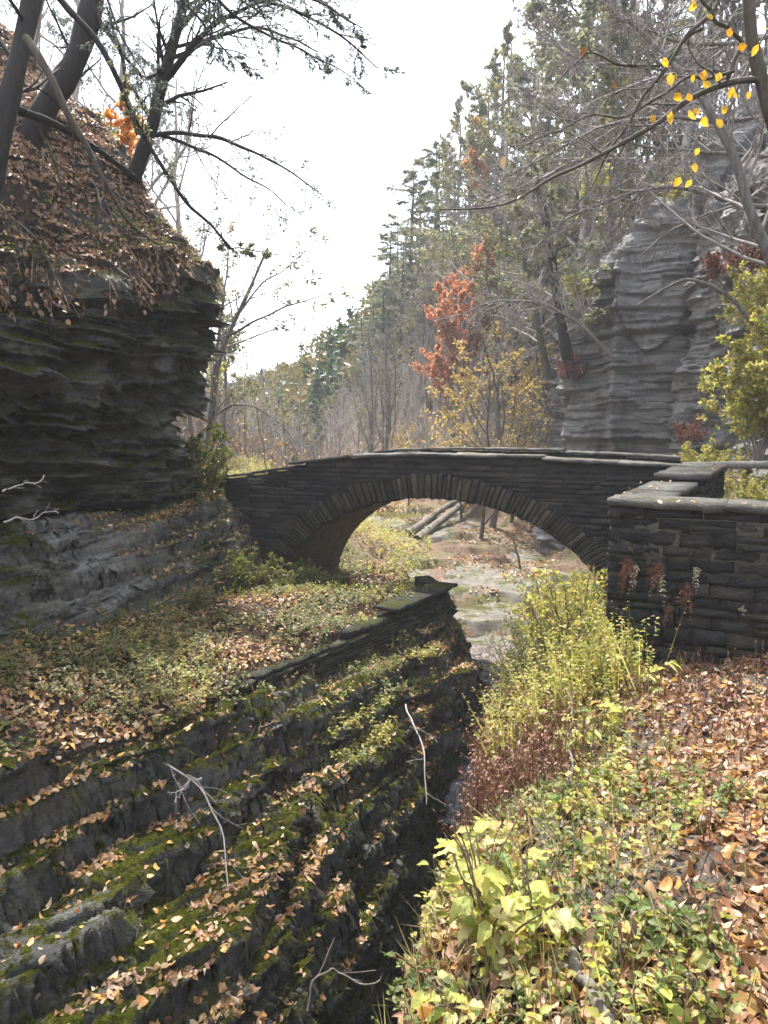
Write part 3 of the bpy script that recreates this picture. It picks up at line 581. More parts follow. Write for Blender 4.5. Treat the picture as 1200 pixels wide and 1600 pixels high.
# ---------------------------------------------------------------- bridge
K = .4; e_ = np.array([1, -K, 0]) / math.hypot(1, K); nb = np.array([K, 1, 0]) / math.hypot(1, K)   # nb points away from camera
O = np.array([0, 12.24, 0.]); CS, AX, ZS, RISE = .85, 2.95, -3.35, 2.08; WID = 2.6; RING = .36
SL, SR = -3.6, 4.55
def cop_z(s):
    return np.interp(s, [-3.6, -3.2, -2.45, -1.79, -1.75, -1.0, 0., .6, 1.6, 2.58, 2.62, 3.5, 4.6], [-1.08, -1.04, -.92, -.81, -.755, -.62, -.56, -.55, -.545, -.55, -.585, -.61, -.65])
bridge = empty('stone_bridge', (O[0], O[1], -1.6), 'old arched bridge of dark layered shale spanning the gorge with pale flat coping slabs', 'bridge')
def bo(name, me, label=None):
    for v in [me]:
        co = np.empty(len(me.vertices) * 3, np.float32); me.vertices.foreach_get('co', co)
        co = co.reshape(-1, 3) - np.array([O[0], O[1], -1.6], np.float32); me.vertices.foreach_set('co', co.ravel()); me.update()
    return ob(name, me, bridge, label)
rs = np.random.default_rng(5)
def inter(z0, z1, top_in=True):
    zm = (z0 + z1) / 2
    A, Bz = AX + RING * .9, RISE + RING * .9
    hw = A * math.sqrt(max(0, 1 - ((zm - ZS) / Bz) ** 2)) if ZS <= zm < ZS + Bz else (A if zm < ZS else 0)
    # courses stop under the coping line
    ss = np.linspace(SL, SR, 400); ok = cop_z(ss) - .055 > z1 - .03
    if not ok.any(): return []
    segs = []; a = None
    for s_, k_ in zip(ss, ok):
        if k_ and a is None: a = s_
        if not k_ and a is not None: segs.append((a, s_)); a = None
    if a is not None: segs.append((a, SR))
    res = []
    for a, b in segs:
        if hw > 0:
            if a < CS - hw: res.append((a, min(b, CS - hw)))
            if b > CS + hw: res.append((max(a, CS + hw), b))
        else: res.append((a, b))
    return [(a, b) for a, b in res if b - a > .05]
acc = Acc(); courses(acc, O, e_, -nb, -4.3, -.60, inter, rs, (.05, .10), (.18, .65), .12)
bo('spandrel_wall', acc.mesh('spandrel_wall', M['stone_b']))
acc = Acc(); O2 = O + nb * WID; courses(acc, O2, e_, nb, -4.3, -.60, inter, rs, (.06, .12), (.2, .6), .12)
bo('far_spandrel_wall', acc.mesh('far_spandrel_wall', M['stone_b']))
# core: solid behind faces, above the vault
def core_mesh(d0, d1, inner):
    th = np.linspace(0, math.pi, 60)
    A, Bz = AX + inner, RISE + inner
    xs = CS - A * np.cos(th); zs = ZS + Bz * np.sin(th)
    S = np.concatenate([[SL, xs[0]], xs, [xs[-1], SR]]); Zb = np.concatenate([[-5, -5], zs, [-5, -5]])
    Zt = cop_z(S) - .07
    Vn = O + S[:, None] * e_ + d0 * nb; Vf = O + S[:, None] * e_ + d1 * nb
    mk = lambda Vx, z: np.c_[Vx[:, :2], z]
    V = np.concatenate([mk(Vn, Zb), mk(Vn, Zt), mk(Vf, Zt), mk(Vf, Zb)]); n = len(S); i = np.arange(n - 1)
    F = [np.stack([i + a * n, i + 1 + a * n, i + 1 + b * n, i + b * n], 1) for a, b in ((0, 1), (1, 2), (2, 3), (3, 0))]
    return mesh('core', V, F + [np.array([[0, n, 2 * n, 3 * n], [n - 1, 4 * n - 1, 3 * n - 1, 2 * n - 1]])], M['mortar'])
bo('wall_core', core_mesh(.03, .40, .05)); bo('far_wall_core', core_mesh(WID - .40, WID - .03, .05))
# deck between the parapets
ss = np.linspace(SL, SR, 40); th = []
dk = Acc()
for a, b in zip(ss[:-1], ss[1:]):
    z = min(cop_z(a), cop_z(b)) - .62
    boxm(dk, np.array([*(O + a * e_ + .41 * nb)[:2], z - .1]), e_, nb, b - a - .002, .1, WID - .82)
bo('deck', dk.mesh('deck', M['coping']))
# arch ring: upright thin stones
def ring(face, nrm, seed):
    r = np.random.default_rng(seed); acc = Acc()
    th = -.12
    while th < math.pi + .1:
        dth = r.choice([.06, .08, .10, .15], p=[.3, .35, .25, .1]) * r.uniform(.85, 1.15) / AX
        t0, t1 = th, th + dth - .006; L = RING * r.uniform(.85, 1.12)
        def pt(t, q): return np.array([*(face + (CS - (AX + q) * math.cos(t)) * e_)[:2], ZS + (RISE + q) * math.sin(t)]) if t > 0 and t < math.pi else np.array([*(face + (CS - (AX + q) * (1 if t <= 0 else -1)) * e_)[:2], ZS + (AX * (t if t <= 0 else math.pi - t))])
        if th < 0: t1 = min(t1, 0)
        a, b, c, d = pt(t0, 0), pt(t1, 0), pt(t1, L), pt(t0, L)
        w_ = b - a; u_ = (d - a); pr = .035 + r.uniform(-.015, .02)
        nx, nz = 3, 5
        A_, C_ = np.meshgrid(np.linspace(0, 1, nx), np.linspace(0, 1, nz), indexing='ij')
        Fv = (a[None, None] * (1 - A_)[..., None] + b * A_[..., None]) * (1 - C_)[..., None] + (d * (1 - A_)[..., None] + c * A_[..., None]) * C_[..., None]
        ed = (A_ == 0) | (A_ == 1) | (C_ == 0) | (C_ == 1)
        Fv = Fv + (pr + np.where(ed, -.022, 0) + (r.random((nx, nz)) - .5) * .016)[..., None] * nrm
        Bk = np.array([a, b, c, d]) - .38 * nrm
        idx = np.arange(15).reshape(3, 5); k = 15
        q = [[idx[i, j], idx[i + 1, j], idx[i + 1, j + 1], idx[i, j + 1]] for i in range(2) for j in range(4)]
        q += [[idx[0, 0], k, k + 1, idx[2, 0]], [idx[0, 4], idx[2, 4], k + 2, k + 3]]
        tr = [[idx[1, 0], idx[0, 0], idx[2, 0]], [idx[1, 4], idx[2, 4], idx[0, 4]]]
        for side, p0, p1 in ((0, k, k + 3), (2, k + 1, k + 2)):
            tr += [[idx[side, j], idx[side, j + 1], p0 if j < 2 else p1] for j in range(4)] + [[idx[side, 2], p1, p0]]
        acc.add(Fv.reshape(-1, 3).tolist() + Bk.tolist(), np.array(q), np.array(tr))
        th += dth
    return acc
bo('arch_ring', ring(O, -nb, 21).mesh('arch_ring', M['voussoir']), 'upright thin arch stones, some paler and tan')
bo('far_arch_ring', ring(O + nb * WID, nb, 22).mesh('far_arch_ring', M['voussoir']))
# barrel vault of rough courses
nth, nd = 260, 120
th = np.linspace(-.28, math.pi + .28, nth)
A_, Dd = np.meshgrid(th, np.linspace(.10, WID - .10, nd), indexing='ij')
tcl = np.clip(A_, 0, math.pi)
al = A_ * AX * .85; cs_ = .11; kk = np.floor(al / cs_); blk = hsh(np.floor(Dd / .38 + 5 * hsh(kk, kk, kk, 3)).astype(np.int64), kk.astype(np.int64), kk.astype(np.int64), 7)
ins = .035 * (blk - .5) + .012 * (fbm(al * 8, Dd * 8, 0, 8, 3) - .5) - .03 * (np.abs(al / cs_ - kk - .5) > .44) + .02
s_ = CS - (AX - ins) * np.cos(tcl); z_ = ZS + (RISE - ins) * np.sin(tcl) + np.where(A_ < 0, A_ * AX, 0) + np.where(A_ > math.pi, (math.pi - A_) * AX, 0)
Vv = O[:2] + s_[..., None] * e_[:2] + Dd[..., None] * nb[:2]
inn = np.concatenate([Vv, z_[..., None]], -1)
bo('vault', mesh('vault', inn, [grid_faces(nth, nd)], M['vault'], False), 'brownish stone underside of the arch')
# coping slabs
def coping_run(d0, d1, seed, dz=0.):
    r = np.random.default_rng(seed); acc = Acc(); s = SL
    brk = [-1.77, 2.6, SR]
    while s < SR - .05:
        nb_ = min([b for b in brk if b > s + .02]); L = r.uniform(.55, 1.15)
        if s + L > nb_ - .35: L = nb_ - s
        a, b = s, s + L - .008; za, zb = float(cop_z(a + .02)) + dz, float(cop_z(b - .02)) + dz
        pts = [np.array([*(O + q * e_ + d * nb)[:2], z + r.uniform(-.008, .008)]) for q, d, z in ((a, d0, za), (b, d0, zb), (b, d1, zb), (a, d1, za))]
        slab(acc, pts, .042, r); s += L
    return acc
bo('near_coping', coping_run(-.05, .45, 31).mesh('coping', M['coping']))
bo('far_coping', coping_run(WID - .45, WID + .05, 32, .015).mesh('coping', M['coping']))

# near right wall, its return wall and the end pillar
def wall_thing(name, label, A, B, zb, ztA, ztB, thick, rs, faces=(True, True, True, True), cop=.06, steps=1, hr=(.06, .14), wr=(.14, .42), cop_out=.03):
    A = np.array([*A, 0.]); B = np.array([*B, 0.]); L = np.linalg.norm(B - A); e = (B - A) / L; n = np.array([e[1], -e[0], 0])   # n = front (towards viewer when e goes right)
    root = empty(name, (A[0], A[1], zb), label, 'wall')
    off = np.array([A[0], A[1], zb])
    zt = min(ztA, ztB) - cop
    full = lambda w: (lambda a, b: [(0, w)])
    acc = Acc()
    if faces[0]: courses(acc, A, e, n, zb, zt, full(L), rs, hr, wr, .1)
    if faces[1]: courses(acc, B - n * thick, -e, -n, zb, zt, full(L), rs, hr, wr, .1)
    if faces[2]: courses(acc, A - n * thick, n, -e, zb, zt, full(thick), rs, hr, (.15, .3), .1)
    if faces[3]: courses(acc, B, -n, e, zb, zt, full(thick), rs, hr, (.15, .3), .1)
    co = Acc(); boxm(co, A + e * .03 - n * (thick - .03) + np.array([0, 0, zb]), e, n, L - .06, zt - zb - .005, thick - .06)
    def part(nm, me):
        c = np.empty(len(me.vertices) * 3, np.float32); me.vertices.foreach_get('co', c)
        me.vertices.foreach_set('co', (c.reshape(-1, 3) - off.astype(np.float32)).ravel()); me.update(); ob(nm, me, root)
    part('masonry', acc.mesh('masonry', M['stone'])); part('wall_core', co.mesh('wall_core', M['mortar']))
    # coping in runs, each run a level higher towards B
    ca = Acc(); s = 0.
    while s < L - .01:
        l = rs.uniform(.5, 1.0)
        if s + l > L - .3: l = L - s
        f = np.floor((s + l / 2) / L * steps) / max(steps - 1, 1) if steps > 1 else 0
        z = ztA + (ztB - ztA) * (f if steps > 1 else (s + l / 2) / L)
        if z - .06 > zt + .01:
            m_ = Acc(); courses(ca, A + e * s, e, n, zt, z - cop, full(l), rs, (.04, .1), wr, .12); boxm(ca, A + e * (s + .02) - n * (thick - .02) + np.array([0, 0, zt]), e, n, l - .04, z - cop - zt, thick - .1)
        pts = [A + e * (s if s > 0 else -cop_out) + n * cop_out, A + e * (s + l - .006) + n * cop_out, A + e * (s + l - .006) - n * (thick + cop_out), A + e * (s if s > 0 else -cop_out) - n * (thick + cop_out)]
        slab(ca, [np.array([p[0], p[1], z]) for p in pts], cop, rs); s += l
    part('coping', ca.mesh('coping', M['coping']))
    return root
rs = np.random.default_rng(9)
wall_thing('stone_wall', 'near dark dry stone wall with ferns growing from its joints at the right edge', (2.0, 6.5), (6.2, 4.35), -2.45, -.70, -.55, .45, rs, (True, True, True, True), .06, 3)
ed = unit(np.array([3.13 - 2.0, 8.4 - 6.5])); 
wall_thing('return_wall', 'low stone wall running back from the near wall towards the bridge', (2.0 + ed[0] * .43 + ed[1] * .42, 6.5 + ed[1] * .43 - ed[0] * .42), (3.1 + ed[1] * .42, 8.4 - ed[0] * .42), -3.2, -.70, -.70, .42, rs, (True, True, False, True), .07, 1)
wall_thing('end_pillar', 'taller stone block with flat cap where the low wall meets the bridge parapet', (3.16 + .42, 8.45 - .24), (4.22 + .42, 10.3 - .24), -3.4, -.61, -.61, .5, rs, (True, True, True, True), .07, 1)
# dry stone retaining wall below the terrace
rw = empty('retaining_wall', (-1.5, 7.9, -3.3), 'low dark retaining wall of thin stones below the leafy terrace', 'wall')
acc = Acc(); pts = [(-2.0, 7.15), (-1.5, 7.95), (-.55, 9.3), (.26, 10.4), (.98, 11.55)]; tops = [-2.85, -2.86, -2.78, -2.68, -2.62]; rs = np.random.default_rng(14)
for (a, b, za, zb) in zip(pts[:-1], pts[1:], tops[:-1], tops[1:]):
    A = np.array([*a, 0.]); B = np.array([*b, 0.]); L = np.linalg.norm(B - A); e = (B - A) / L; n = np.array([e[1], -e[0], 0])
    courses(acc, A + n * .1, e, n, -3.6, (za + zb) / 2, lambda p, q: [(0, L)], rs, (.03, .075), (.12, .4), .25)
A = np.array([.98, 11.55, 0]); e = np.array([-.35, .93, 0]); n = np.array([.93, .35, 0])
courses(acc, A + n * .05, e, n, -3.8, -2.62, lambda p, q: [(0, .8)], rs, (.04, .08), (.12, .35), .25)
me = acc.mesh('masonry', M['stone']); c = np.empty(len(me.vertices) * 3, np.float32); me.vertices.foreach_get('co', c)
me.vertices.foreach_set('co', (c.reshape(-1, 3) - np.array([-1.5, 7.9, -3.3], np.float32)).ravel()); ob('masonry', me, rw)
ca = Acc(); A = np.array([.05, 10.0, 0]); B = np.array([1.0, 11.55, 0]); e = unit(B - A); n = np.array([e[1], -e[0], 0]); s = 0
while s < 1.7:
    l = rs.uniform(.35, .6); ps = [A + e * s + n * .16, A + e * (s + l) + n * .16, A + e * (s + l) - n * .22, A + e * s - n * .22]
    slab(ca, [np.array([p[0] + 1.5, p[1] - 7.9, -2.60 + .01 * rs.random() + 3.3]) for p in ps], .05, rs); s += l + .01
ob('coping', ca.mesh('coping', M['stone']), rw)
# wooden rail past the pillar
rail = Acc(); a = at(1068, 722, 12.2); b = at(1330, 719, 10.6); ee = unit(np.array([b[0] - a[0], b[1] - a[1], 0])); nn = np.array([-ee[1], ee[0], 0])
Lr = np.linalg.norm((b - a)[:2]); rt = empty('wooden_rail', (a[0], a[1], -1.9), 'weathered horizontal timber rail beyond the stone pillar', 'rail')
nseg = 30; q = np.linspace(0, Lr, nseg)
sec = np.array([[0, 0], [.12, 0], [.12, .11], [0, .11]]) - .06
V = [];
for i, s in enumerate(q):
    zz = 1.9 + a[2] + (b[2] - a[2]) * s / Lr - .05
    for c in sec: V.append(ee * s + nn * c[0] + np.array([0, 0, zz + c[1]]) + (rs.random(3) - .5) * .006)
i = np.arange(nseg - 1)[:, None] * 4; F_ = np.concatenate([np.concatenate([i + k, i + (k + 1) % 4, i + 4 + (k + 1) % 4, i + 4 + k], 1) for k in range(4)])
rail.add(np.array(V), F_, np.array([[3, 2, 1, 0], [4 * nseg - 4, 4 * nseg - 3, 4 * nseg - 2, 4 * nseg - 1]]))
ob('beam', rail.mesh('beam', M['wood']), rt)
for s in (.25, 2.2, Lr - .3):
    pa = Acc(); boxm(pa, ee * s + nn * .065 + np.array([0, 0, -.3]), ee, nn, .11, 1.9 + a[2] - .0 + .3 - .02, .1); ob('post', pa.mesh('post', M['wood']), rt)

# ---------------------------------------------------------------- leaves scattered on surfaces
def face_data(P):
    a = P[:-1, :-1]; b = P[1:, :-1]; c = P[1:, 1:]; d = P[:-1, 1:]
    n = np.cross(c - a, b - d) * .5
    n = np.where((n[..., 2:] < 0) & (np.abs(n[..., 2:]) > 0), n, n)
    ar = np.linalg.norm(n, axis=-1); return (a + b + c + d) / 4, n / np.maximum(ar, 1e-12)[..., None], ar
def pick(Cn, n, w, count, r):
    w = w.ravel(); cs = np.cumsum(w); idx = np.searchsorted(cs, r.random(count) * cs[-1])
    idx = np.minimum(idx, len(w) - 1)
    return Cn.reshape(-1, 3)[idx], n.reshape(-1, 3)[idx], idx
def basis(n, r):
    t = r.normal(size=n.shape); t -= (t * n).sum(-1, keepdims=True) * n; t = unit(t); return t, np.cross(n, t)
LEAF = np.array([(0, 0), (.34, .26), (.70, .20), (1, 0), (.70, -.20), (.34, -.26), (.5, 0)])
LEAFT = np.array([[0, 1, 6], [1, 2, 6], [2, 3, 6], [3, 4, 6], [4, 5, 6], [5, 0, 6]])
def leaves(pos, nrm, size, r, tilt=.35, lift=.01, wide=1., curl=.4):
    k = len(pos); n = unit(nrm + tilt * r.normal(size=nrm.shape)); t, b = basis(n, r)
    size = np.broadcast_to(size, (k,)); wd = wide * r.uniform(.5, 1.5, k)
    u = LEAF[None, :, 0] - .5 + .07 * r.normal(size=(k, 7)); v = LEAF[None, :, 1] * wd[:, None]
    cu = r.normal(size=(k, 1)) * curl; fo = r.normal(size=(k, 1)) * curl * 1.4
    h = cu * (u * 2) ** 2 * .5 + np.abs(v) * fo + .12 * r.normal(size=(k, 7))*curl
    V = pos[:, None] + n[:, None] * lift + size[:, None, None] * (u[..., None] * t[:, None] + v[..., None] * b[:, None] + h[..., None] * n[:, None])
    Fc = (np.arange(k)[:, None, None] * 7 + LEAFT[None]).reshape(-1, 3)
    return V.reshape(-1, 3), Fc
def dirleaves(pos, d, size, r, wide=1., droop=.2, up=None):
    """leaves whose long axis points along d from pos"""
    k = len(pos); d = unit(d); side = unit(np.cross(d, up if up is not None else np.array([0, 0, 1.])) + .35 * r.normal(size=d.shape)); side = unit(side - (side * d).sum(-1, keepdims=True) * d)
    n = np.cross(side, d); size = np.broadcast_to(size, (k,)); wd = wide * r.uniform(.8, 1.2, k)
    u = np.broadcast_to(LEAF[None, :, 0], (k, 7)); v = LEAF[None, :, 1] * wd[:, None]
    h = -droop * u ** 2 + np.abs(v) * r.uniform(.1, .6, (k, 1)) * np.where(n[:, 2:] > 0, 1, -1)
    V = pos[:, None] + size[:, None, None] * (u[..., None] * d[:, None] + v[..., None] * side[:, None] + h[..., None] * n[:, None] * np.where(n[:, 2:] > 0, 1, -1)[:, None])
    return V.reshape(-1, 3), (np.arange(k)[:, None, None] * 7 + LEAFT[None]).reshape(-1, 3)
def rhombs(pos, d, length, width, r):
    k = len(pos); d = unit(d); s = unit(np.cross(d, r.normal(size=d.shape)))
    length = np.broadcast_to(length, (k,))[:, None]; width = np.broadcast_to(width, (k,))[:, None]
    V = np.stack([pos, pos + d * length * .5 + s * width * .5, pos + d * length, pos + d * length * .5 - s * width * .5], 1)
    return V.reshape(-1, 3), np.arange(4 * k).reshape(k, 4)
def stuff(name, Vs, Fs, m, label):
    a = Acc()
    for V, Fc in zip(Vs, Fs): a.add(V, Fc)
    return ob(name, a.mesh(name, m), label=label, kind='stuff')
r = np.random.default_rng(77)
M['straw'] = leaf_mat('straw', [(.16, .18, .06), (.36, .33, .15), (.48, .42, .26), (.20, .13, .07), (.10, .14, .04)], .35)
PL, PRL, _ = LEFT; CL_, NL, AL = face_data(PL); prl = PRL[:-1, :-1]
# orient up
NLu = np.where(NL[..., 2:] < 0, -NL, NL)
upz = np.abs(NL[..., 2]); x_, y_, z_ = CL_[..., 0], CL_[..., 1], CL_[..., 2]
inview = (y_ > 2.2) & (np.abs(x_) < .62 * y_ + .6)
shelf_m = (prl > .5) & (prl < 5.1); terr_m = (prl >= 5.3) & (prl < 7.05); ledge_m = (prl >= 7.05) & (prl < 8.4); slope_m = prl > 11.05
clump = np.clip((fbm(x_ * 1.7, y_ * 1.7, 0, 500, 4) - .47) * 7, 0, 1)
wt = AL * inview * (shelf_m * np.clip((upz - .62) * 4, 0, 1) * (clump + .08) * np.clip((z_ + 4.6) * 2, 0, 1))
p, n, _ = pick(CL_, NLu, wt, 21000, r); V1, F1 = leaves(p, n, r.uniform(.045, .085, len(p)), r, .3, .012)
stuff('leaf_litter', [V1], [F1], M['litter'], 'tan and orange fallen leaves caught on the mossy shelves')
tc_ = .25 + .75 * np.clip((fbm(x_ * 1.1, y_ * 1.1, 0, 505, 3) - .36) * 6, 0, 1)
wt = AL * inview * (terr_m * tc_ * np.clip((upz - .3) * 3, 0, 1) + ledge_m * (upz > .8) * .5 * (prl > 8.05) + ledge_m * (upz > .7) * .5 * (y_ > 9.3) )
p, n, _ = pick(CL_, NLu, wt, 17000, r); V1, F1 = leaves(p, n, r.uniform(.05, .085, len(p)), r, .45, .018)
stuff('leaf_litter', [V1], [F1], M['litter'], 'dense tan leaf litter on the terrace below the cliff')
sc_ = .15 + .85 * np.clip((fbm(x_ * 1.6, y_ * 1.6, z_ * 1.6, 507, 3) - .36) * 6, 0, 1)
wt = AL * inview * slope_m * (y_ < 13.2) * (z_ < 7) * sc_ * np.clip((upz - .12) * 3, 0, 1)
p, n, _ = pick(CL_, NLu, wt, 26000, r); V1, F1 = leaves(p, n, r.uniform(.055, .10, len(p)), r, .55, .02)
stuff('leaf_litter', [V1], [F1], M['litter_brown'], 'brown leaf litter covering the steep slope above the left cliff')
cz = [];
for A_c, B_c, zc, n_c in (((2.1, 6.3), (4.2, 5.2), -.69, 26), ((2.25, 6.8), (3.2, 8.3), -.69, 14), ((3.7, 8.5), (4.4, 9.9), -.60, 8)):
    tt_ = r.random(n_c)[:, None]; q_ = np.array(A_c) * (1 - tt_) + np.array(B_c) * tt_ + r.normal(size=(n_c, 2)) * .07; cz.append(np.c_[q_, np.full(n_c, zc)])
cz = np.concatenate(cz); V1, F1 = leaves(cz, np.repeat([[0, 0, 1.]], len(cz), 0), r.uniform(.03, .07, len(cz)), r, .25, .012)
stuff('leaf_litter', [V1], [F1], M['litter'], 'few fallen leaves lying on the flat caps of the near walls')
# hanging roots and dead fronds at the rim of the slope
PB, PRB, _, RK = RIGHT; CB, NB, AB = face_data(PB); NBu = np.where(NB[..., 2:] < 0, -NB, NB); prb = PRB[:-1, :-1]
xb, yb, zb_ = CB[..., 0], CB[..., 1], CB[..., 2]; inb = (yb > .9) & (xb < .62 * yb + .7) & (yb < 11.6) & (prb > 1.0)
front = ~((xb > 2.0) & (yb + .51 * (xb - 2) > 6.5))
rkb = RK[:-1, :-1]
dens = (.35 + .65 * np.clip((fbm(xb * 1.4, yb * 1.4, 0, 520, 3) - .38) * 5, 0, 1)) * (1 - .75 * (rkb > .3))
wt = AB * inb * front * dens * np.clip((np.abs(NB[..., 2]) - .2) * 2, 0, 1)
p, n, _ = pick(CB, NBu, wt * np.clip((xb - .55 - .1 * yb) * 1.5 + .25, .3, 1), 17500, r); V1, F1 = leaves(p, n, .032 + .062 * r.random(len(p)) ** 1.6, r, .42, .02)
stuff('leaf_litter', [V1], [F1], M['litter_red'], 'russet leaf litter on the bank at the foot of the near stone wall')
p, n, _ = pick(CB, NBu, wt, 10000, r); V1, F1 = leaves(p, n, .03 + .06 * r.random(len(p)) ** 1.6, r, .5, .035)
stuff('leaf_litter', [V1], [F1], M['litter'], 'pale tan leaves mixed over the right bank')

# small low plants: each sprig is a few leaves on short stems
def sprigs(pos, nrm, hgt, lsz, nl, r, wide=1.2, droop=.3, lean=.35, whorl=False):
    k = len(pos); up = unit(np.array([0, 0, 1.]) + .35 * nrm + lean * r.normal(size=(k, 3)) * .6)
    hgt = np.broadcast_to(hgt, (k,)); T = r.uniform(.35, 1.05, (k, nl)) if not whorl else np.tile(np.linspace(.3, 1, nl), (k, 1))
    az = r.uniform(0, 6.28, (k, nl)); el = r.uniform(-.15, .6, (k, nl))
    d = np.stack([np.cos(az) * np.cos(el), np.sin(az) * np.cos(el), np.sin(el)], -1)
    base = pos[:, None] + up[:, None] * (T * hgt[:, None])[..., None] + d * (.15 * np.broadcast_to(lsz, (k,)))[:, None, None]
    sz = np.repeat(np.broadcast_to(lsz, (k,))[:, None] * r.uniform(.6, 1.2, (k, 1)), nl, 1) * (1.15 - .4 * T)
    Vl, Fl = dirleaves(base.reshape(-1, 3), d.reshape(-1, 3), sz.ravel(), r, wide, droop)
    Vs, Fs = rhombs(pos, up, hgt * 1.0, .005 + .012 * hgt, r)
    return Vl, Fl, Vs, Fs
def cover(name, P_, N_, w, cnt, h, l, nl, mat_, label, **kw):
    p, n, _ = pick(P_, N_, w, cnt, r)
    Vl, Fl, Vs, Fs = sprigs(p, n, r.uniform(*h, len(p)), r.uniform(*l, len(p)), nl, r, **kw)
    a = Acc(); a.add(Vl, Fl); a.add(Vs, Fs)
    return ob(name, a.mesh(name, mat_), label=label, kind='stuff')
def cl(x, y, s, t, g): return np.clip((fbm(x * s, y * s, 0, 540 + t, 3) - g) * 8, 0, 1)
base_w = AB * inb * front
leftband = np.clip(1 - (xb - .25 - .20 * yb) * 1.2, 0, 1)
cover('ground_cover', CB, NBu, base_w * (cl(xb, yb, 1.3, 1, .48) * (.04 + leftband ** 2)), 420, (.04, .14), (.025, .05), 8, M['green'], 'small green leaved ground plants along the edge of the right bank')
cover('ground_cover', CB, NBu, base_w * (cl(xb, yb, 1.5, 2, .5)) * (yb < 4), 260, (.05, .14), (.035, .06), 8, M['green'], 'green low plants among the leaves at the bottom right')
cover('ground_cover', CB, NBu, base_w * (cl(xb, yb, 1.3, 3, .40) * (.02 + leftband ** 2)), 800, (.05, .20), (.025, .055), 9, M['yelgreen'], 'yellowing ground plants thick along the bank edge')
cover('ground_cover', CB, NBu, base_w * (leftband ** 2 + .03) * (yb < 6), 380, (.05, .16), (.02, .04), 9, M['sage'], 'grey green ground plants by the chasm edge')
wl = AL * inview
cover('ground_cover', CL_, NLu, wl * terr_m * cl(x_, y_, 1.2, 4, .44) * (upz > .4), 3000, (.04, .16), (.03, .06), 7, M['sage'], 'grey green plants growing through the terrace litter')
cover('ground_cover', CL_, NLu, wl * (terr_m + (prl > 2.2) * (prl < 5.2) * (y_ > 7.2) * .9 + (prl > 4.3) * (prl < 5.3)) * cl(x_, y_, 1.5, 5, .48) * (upz > .4), 2400, (.04, .16), (.03, .055), 7, M['green'], 'green ground plants on the left terrace')
cover('ground_cover', CL_, NLu, wl * (terr_m + (prl > 2.2) * (prl < 5.2) * (y_ > 7.2)) * cl(x_, y_, .9, 6, .5) * (upz > .4), 1500, (.05, .2), (.03, .055), 7, M['yelgreen'], 'yellowing plants on the left terrace')
cover('ground_cover', CL_, NLu, wl * slope_m * (y_ < 12.5) * (z_ < 6.5) * cl(x_, z_, 1.2, 8, .55), 260, (.06, .2), (.04, .07), 7, M['green'], 'few green plants on the steep slope')
cover('ground_cover', CL_, NLu, wl * ledge_m * (y_ > 9.2) * (upz > .25), 1100, (.05, .2), (.03, .05), 7, M['sage'], 'plants on the ledge beside the bridge abutment')
behind = (yb + .51 * (xb - 2) > 7.2) & (xb > 3.6) & (xb < 9.5)
cover('ground_cover', CB, NBu, AB * behind, 3200, (.08, .35), (.04, .07), 9, M['yelgreen'], 'yellow green plants on the slope beyond the near wall')
cover('ground_cover', CB, NBu, AB * behind, 1200, (.08, .25), (.04, .07), 9, M['green'], 'green plants on the slope beyond the near wall')
p, n, _ = pick(CB, NBu, AB * behind, 5000, r); V1, F1 = leaves(p, n, r.uniform(.06, .1, len(p)), r, .42, .02)
stuff('leaf_litter', [V1], [F1], M['litter'], 'fallen leaves on the slope beyond the near wall')
cover('ground_cover', CB, NBu, AB * (prb > 1.2) * (prb < 4.5) * (yb > 5.2) * (yb < 10) * np.exp(-((xb - (.25 + .21 * yb)) / .45) ** 2), 1500, (.2, .7), (.03, .05), 12, M['yelgreen'], 'tall loose yellow green weeds before the near wall corner')
p, n, _ = pick(CB, NBu, AB * inb * front * (leftband ** 2 + .05), 5200, r); hh = r.uniform(.06, .22, len(p)) * r.uniform(.6, 1.5, len(p)); up = unit(np.array([0, 0, 1.]) + .45 * r.normal(size=p.shape)); V1, F1 = rhombs(p, up, hh, .0055, r)
stuff('grass', [V1], [F1], M['straw'], 'thin grass blades and straw along the edge of the right bank')
p, n, _ = pick(CL_, NLu, wl * (terr_m + (prl > 2.) * (prl < 5.2) * (y_ > 6.5)) * (upz > .3), 4200, r); hh = r.uniform(.05, .2, len(p)); up = unit(np.array([0, 0, 1.]) + .45 * r.normal(size=p.shape)); V1, F1 = rhombs(p, up, hh, .006, r)
stuff('grass', [V1], [F1], M['straw'], 'thin grass blades and straw on the left terrace')
# dead upright stems
def stems(P_, N_, w, cnt, h, mat_, label, leafy=5):
    p, n, _ = pick(P_, N_, w, cnt, r); k = len(p); hh = r.uniform(*h, k)
    up = unit(np.array([0, 0, 1.]) + .22 * r.normal(size=(k, 3)))
    V1, F1 = rhombs(p, up, hh, .006, r); V2, F2 = rhombs(p, up, hh, .006, r)
    T = r.uniform(.3, 1., (k, leafy)); q = p[:, None] + up[:, None] * (T * hh[:, None])[..., None]
    d = r.normal(size=(k, leafy, 3)); d[..., 2] -= .5
    V3, F3 = dirleaves(q.reshape(-1, 3), d.reshape(-1, 3), r.uniform(.015, .045, k * leafy), r, .7, .5)
    a = Acc(); a.add(V1, F1); a.add(V2, F2); a.add(V3, F3); return ob('dead_stems', a.mesh('dead_stems', mat_), label=label, kind='stuff')
edgeband = np.exp(-((xb - (.45 + .14 * yb)) / .5) ** 2)
stems(CB, NBu, AB * (prb > .95) * (prb < 4.2) * (yb > 3.9) * (yb < 9.2) * (xb < .6 + .15 * yb), 2300, (.15, .5), M['drystem'], 'thicket of reddish brown dead stems beside the stream', 7)
stems(CB, NBu, AB * inb * front * (yb < 6.), 350, (.08, .3), M['drystem'], 'scattered dead brown stems on the right bank')
